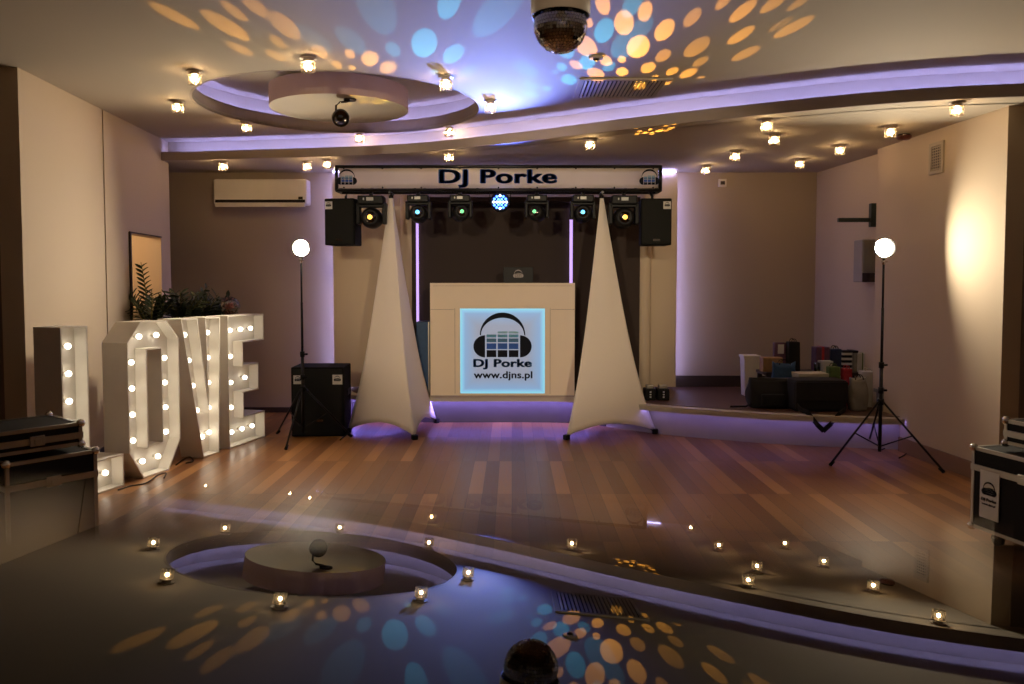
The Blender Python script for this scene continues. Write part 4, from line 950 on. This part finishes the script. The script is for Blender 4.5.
t, w_, h_ = mbox('gift_bag', 'kraft paper gift bag at the left end of the low table', 'gift bag', 764, 784, 357.5, 8.08, TZ, 0.12, PAL['kraft']); 
t, w_, h_ = mbox('picture_box', 'small dark box with a pale print standing behind the kraft bag', 'gift box', 775, 787, 342.5, 8.24, TZ, 0.06, PAL['purple'])
obj('print', rbox(-w_*0.2, w_*0.3, -0.033, -0.03, h_*0.6, h_*0.93), M['sticker'], t)
t, w_, h_ = mbox('bottle_bag', 'tall black bottle bag on the low table', 'gift bag', 790, 801, 342, 8.16, TZ, 0.11, PAL['bag'], taper=-0.1)
handles(t, w_, h_, M['black'], 0, 0.03)
t, w_, h_ = mbox('gift_box', 'dark purple patterned gift box on the low table', 'gift box', 817, 831, 347, 8.15, TZ, 0.14, PAL['purple']); obj('ribbon', rbox(-0.012, 0.012, -0.0735, 0.0735, -0.0, h_+0.003), PAL['red'], t)
t, w_, h_ = mbox('gift_bag', 'dark navy gift bag right of the purple gift box', 'gift bag', 832, 843, 349, 8.15, TZ, 0.1, PAL['blue']); handles(t, w_, h_, M['black'], 0, 0.03)
t, w_, h_ = mbox('gift_box', 'black and white striped gift box on the low table', 'gift box', 844, 853.3, 351, 8.12, TZ, 0.14, M['ink'])
bm = bmesh.new()
for k in range(4): rbox(-w_/2-0.002, w_/2+0.002, -0.072, 0.072, h_*(0.08+0.24*k), h_*(0.19+0.24*k), bm=bm)
obj('stripe', bm, M['sticker'], t)
t, w_, h_ = mbox('gift_box', 'dark grey upright gift box beside the striped one', 'gift box', 854, 859, 351, 8.12, TZ, 0.14, PAL['grey']); obj('lid', rbox(-w_/2-0.003, w_/2+0.003, -0.073, 0.073, h_-0.02, h_+0.004), M['ink'], t)
t, w_, h_ = mbox('gift_box', 'tall white gift box at the right end of the low table', 'gift box', 859.5, 868, 353, 8.10, TZ, 0.12, M['sticker']); obj('ribbon', rbox(-0.004, 0.006, -0.0625, 0.0625, 0, h_+0.002), PAL['green'], t)
t, w_, h_ = mbox('paper_box', 'small white paper box in front of the purple gift box', 'gift box', 823, 834, 361.5, 8.03, TZ, 0.1, M['sticker']); obj('lid', rbox(-w_/2-0.003, w_/2+0.003, -0.053, 0.053, h_-0.02, h_+0.003), M['sticker'], t)
p = atY(818, 368, 8.05); t = thing('drinking_glass', 'small clear glass beside the white paper box', 'glass', (p.x, 8.07, TZ))
bm = bmesh.new(); lathe(bm, [(0, 0.002), (0.028, 0.0), (0.036, 0.10), (0.034, 0.10), (0.026, 0.008), (0, 0.008)], 20); obj('bowl', bm, M['clear'], t)
# row in front of the table, on the stage floor
def soft_bag(name, label, cat, px0, px1, pyt, D, dp, m, handle=True, rz=0, sag=0.12, z0=SZ):
    x0, x1 = sgeo(px0, D), sgeo(px1, D); h_ = atY((px0+px1)/2, pyt, D).z-z0; w_ = x1-x0
    t = thing(name, label, cat, ((x0+x1)/2, D+dp/2, z0), rz)
    bm = bmesh.new(); NX, NZ = 28, 14; rings = []
    for j in range(NZ+1):
        v = j/NZ; row = []
        for k in range(NX):
            a = 2*PI*k/NX; ca, sa = math.cos(a), math.sin(a); ex = 0.42
            sxx = math.copysign(abs(ca)**ex, ca); syy = math.copysign(abs(sa)**ex, sa)
            bul = 1-0.10*(2*v-1)**2; fx = bul; fy = bul*(1-0.55*v*v)
            z = h_*v*(1-sag*(1-abs(ca))*v)+0.006*math.sin(5*a+3*v)*v
            row.append(bm.verts.new((w_/2*sxx*fx+0.008*math.sin(7*v+a*3), dp/2*syy*fy+0.006*math.sin(9*v+a*4), max(0.001, z))))
        rings.append(row)
    for a_, b_ in zip(rings, rings[1:]):
        for k in range(NX): bm.faces.new((a_[k], a_[(k+1) % NX], b_[(k+1) % NX], b_[k])).smooth = True
    bm.faces.new(rings[0][::-1]); bm.faces.new(rings[-1])
    obj('body', bm, m, t)
    if handle: handles(t, w_, h_*0.93, M['black'], 0, 0.05)
    return t, w_, h_
t, w_, h_ = soft_bag('backpack', 'black backpack slumped at the left end of the bags', 'bag', 753, 796, 379, 7.60, 0.27, PAL['bag'], False)
bm = bmesh.new(); box(bm, (0, -0.135, h_*0.3), (w_*0.55, 0.05, h_*0.4), bevel=0.02); obj('front_pocket', bm, PAL['bag'], t)
bm = bmesh.new(); tube(bm, [(-w_*0.45, -0.05, h_*0.15), (-w_*0.6, -0.1, 0.02), (-w_*0.95, -0.06, 0.012)], 0.010, 6); obj('strap', bm, PAL['bag'], t)
soft_bag('tote_bag', 'dark blue tote bag behind the black backpack', 'bag', 774, 799, 362, 7.90, 0.09, PAL['bagblue'])
t, w_, h_ = mbox('shoulder_bag', 'big black shoulder bag with its strap hanging over the stage edge', 'bag', 797, 850, 380, 7.42, SZ, 0.26, PAL['bag'], bevel=0.035)
obj('flap', rbox(-w_/2+0.004, w_/2-0.004, -0.142, -0.126, h_*0.35, h_-0.02, 0.006), PAL['bag'], t)
bm = bmesh.new()
pts = [(-w_/2+0.02, -0.12, 0.06), (-w_/2+0.03, -0.17, 0.03), (-w_/2+0.06, -0.28, 0.02), (-w_/2+0.12, -0.37, -0.08), (-w_/2+0.17, -0.38, -0.13), (-w_/2+0.24, -0.37, -0.07), (-w_/2+0.34, -0.31, 0.014), (w_/2-0.04, -0.17, 0.03)]
for p0, p1 in zip(pts, pts[1:]):
    a_, b_ = Vector(p0), Vector(p1); dd = b_-a_; c_ = (a_+b_)/2
    tt = bmesh.new(); bmesh.ops.create_cube(tt, size=1)
    for v in tt.verts: v.co = Vector((v.co.x*(dd.length+0.012), v.co.y*0.006, v.co.z*0.045))
    tt.transform(Matrix.Translation(c_) @ dd.to_track_quat('X', 'Z').to_matrix().to_4x4()); merge(bm, tt)
obj('strap', bm, PAL['bag'], t)
t, w_, h_ = mbox('cardboard_box', 'flat cream box lying behind the big black bag', 'box', 800, 830, 374, 7.73, SZ, 0.2, PAL['cream'], bevel=0.004); obj('lid', rbox(-w_/2-0.003, w_/2+0.003, -0.103, 0.103, h_-0.03, h_+0.003), PAL['cream'], t)
t, w_, h_ = mbox('gift_bag', 'small green gift bag behind the right end of the big black bag', 'gift bag', 831, 842, 367, 7.8, SZ, 0.1, PAL['green']); handles(t, w_, h_, PAL['green'], 0, 0.03)
t, w_, h_ = mbox('gift_bag', 'bright red gift bag beside the grey fabric bag', 'gift bag', 846, 854, 369, 7.75, SZ, 0.1, PAL['red']); handles(t, w_, h_, PAL['red'], 0, 0.03)
soft_bag('fabric_bag', 'grey fabric bag with handles at the right of the pile', 'bag', 854, 872, 378, 7.45, 0.14, PAL['grey'])
t, w_, h_ = mbox('gift_bag', 'white paper gift bag behind the grey fabric bag', 'gift bag', 864, 878, 371.5, 7.7, SZ, 0.1, M['sticker']); handles(t, w_, h_, M['sticker'], 0, 0.03)
t, w_, h_ = mbox('equipment_box', 'flat-topped dark grey box on the stage by the right wall', 'box', 885, 901, 391, 7.45, SZ, 0.2, PAL['grey'], bevel=0.006); obj('lid', rbox(-w_/2-0.003, w_/2+0.003, -0.103, 0.103, h_-0.03, h_+0.003), PAL['grey'], t)
# small amplifier units and equipment by the booth
for px0, px1, lb in ((646, 656.5, 'left one of two small black dimmer boxes on the stage'), (658.5, 670.5, 'right one of two small black dimmer boxes on the stage')):
    t, w_, h_ = mbox('dimmer_box', lb, 'equipment', px0, px1, 389, 8.15, SZ, 0.16, M['black'], group='dimmer boxes')
    bm = bmesh.new()
    for k in range(3): box(bm, (-0.0, -0.084, h_*(0.3+0.22*k)), (0.016, 0.008, 0.014))
    obj('socket', bm, M['sticker'], t)
    bm = bmesh.new(); box(bm, (0, -0.02, h_+0.018), (w_*0.7, 0.08, 0.036), bevel=0.006); obj('adapter', bm, M['alu'], t)
t, w_, h_ = mbox('equipment_rack', 'dark blue equipment rack standing left of the DJ booth', 'equipment', 416, 429.0, 322, 8.55, SZ, 0.3, PAL['bagblue'], bevel=0.004)
obj('edge_strip', rbox(w_/2-0.012, w_/2+0.002, -0.155, -0.145, 0, h_), M['alu'], t)
# cables
def cable(pts, r, label):
    bm = bmesh.new(); tube(bm, smooth3(pts), r, 6); return tag(obj('cable', bm, M['black']), label, 'cable')
def smooth3(p, n=6):
    p = [Vector(q) for q in p]; out = []
    for i in range(len(p)-1):
        a, b, c, d_ = p[max(i-1, 0)], p[i], p[i+1], p[min(i+2, len(p)-1)]
        for k in range(n):
            q = k/n; out.append(0.5*((2*b)+(-a+c)*q+(2*a-5*b+4*c-d_)*q*q+(-a+3*b-3*c+d_)*q**3))
    return out+[p[-1]]
def fl(px, py, z=0.006): q = atZ(px, py, z); return (q.x, q.y, z)
cable([fl(118, 490), fl(130, 486), fl(146, 483), fl(158, 475), fl(166, 473), fl(164, 478)], 0.005, 'thin black cable on the floor between letters L and O')
cable([fl(176, 465), fl(184, 459), fl(190, 457), fl(193, 461), fl(186, 463)], 0.005, 'thin black cable curled on the floor between letters O and V')
cable([fl(340, 440), fl(352, 428), fl(345, 420), fl(362, 424)], 0.006, 'black cable on the floor between subwoofer and left cone')
pts = [fl(880, 450), fl(896, 446), fl(907, 452), fl(899, 458)]
cable(pts, 0.005, 'black power cable on the floor under the right tripod lamp')

# ------------------------------------------------------------------ glossy phone held flat just under the lens, on its own slim stand
# plane found from where ceiling lamps mirror in it: its horizon runs through (512, 337) with slope 0.047
v0 = ray(512, 337).normalized(); v1 = (ray(1024, 337+0.047*512)-ray(0, 337-0.047*512)).normalized()
nrm = v1.cross(v0).normalized()
if nrm.z < 0: nrm = -nrm
xa = (v1-nrm*v1.dot(nrm)).normalized(); ya = nrm.cross(xa).normalized()
hgt = 0.027
ctr = Vector((0, 0, HC))-nrm*hgt+ya*(0.117-0.039)
mt = Matrix((xa, ya, nrm)).transposed().to_4x4(); mt.translation = ctr
t = bpy.data.objects.new('smartphone', None); C.objects.link(t); t.matrix_world = mt
tag(t, 'glossy black glass phone lying just below the lens and mirroring the ceiling', 'phone')
gl = bpy.data.materials.new('phone_glass'); gl.use_nodes = True; b_ = gl.node_tree.nodes['Principled BSDF']
b_.inputs['Base Color'].default_value = (0.002, 0.002, 0.002, 1); b_.inputs['Roughness'].default_value = 0.0; b_.inputs['IOR'].default_value = 1.35; b_.inputs['Specular IOR Level'].default_value = 0.5
def rrect(w_, h_, r, n=8):
    out = []
    for cx_, cy_, a0 in ((w_-r, h_-r, 0), (-w_+r, h_-r, 90), (-w_+r, -h_+r, 180), (w_-r, -h_+r, 270)):
        out += [(cx_+r*math.cos(R(a0+90*k/n)), cy_+r*math.sin(R(a0+90*k/n))) for k in range(n+1)]
    return out
bm = bmesh.new(); rings = []
for ins, z in ((0.0035, -0.0), (0.0022, -0.00025), (0.0012, -0.0008), (0.0004, -0.0017), (0.0, -0.003)):
    rings.append([bm.verts.new((x, y, z)) for x, y in rrect(0.077-ins, 0.039-ins, 0.016-ins)])
for a_, b2 in zip(rings, rings[1:]):
    for k in range(len(a_)):
        f = bm.faces.new((a_[k], b2[k], b2[(k+1) % len(a_)], a_[(k+1) % len(a_)])); f.smooth = True
f = bm.faces.new(rings[0]); bmesh.ops.recalc_face_normals(bm, faces=bm.faces)
obj('screen_glass', bm, gl, t)
bm = fill_mesh([rrect(0.077, 0.039, 0.016)], 0.005); bm.transform(Matrix.Translation((0, 0, -0.0056))); obj('back_shell', bm, M['black'], t)
t2 = thing('phone_stand', 'slim black stand with a small plate holding the glossy phone', 'stand', (ctr.x, ctr.y, 0))
bz_ = ctr.z-0.020
bm = bmesh.new(); tube(bm, [(0, 0, 0.01), (0, 0, bz_)], 0.008, 10); obj('pole', bm, M['black_metal'], t2)
bm = bmesh.new(); lathe(bm, [(0, 0), (0.13, 0), (0.13, 0.012), (0.02, 0.03), (0, 0.03)], 28); obj('base', bm, M['black_metal'], t2)
bm = bmesh.new(); lathe(bm, [(0, 0), (0.015, 0), (0.022, 0.0105), (0, 0.0105)], 20, Matrix.Translation((0, 0, bz_))); obj('holder_plate', bm, M['black_metal'], t2)
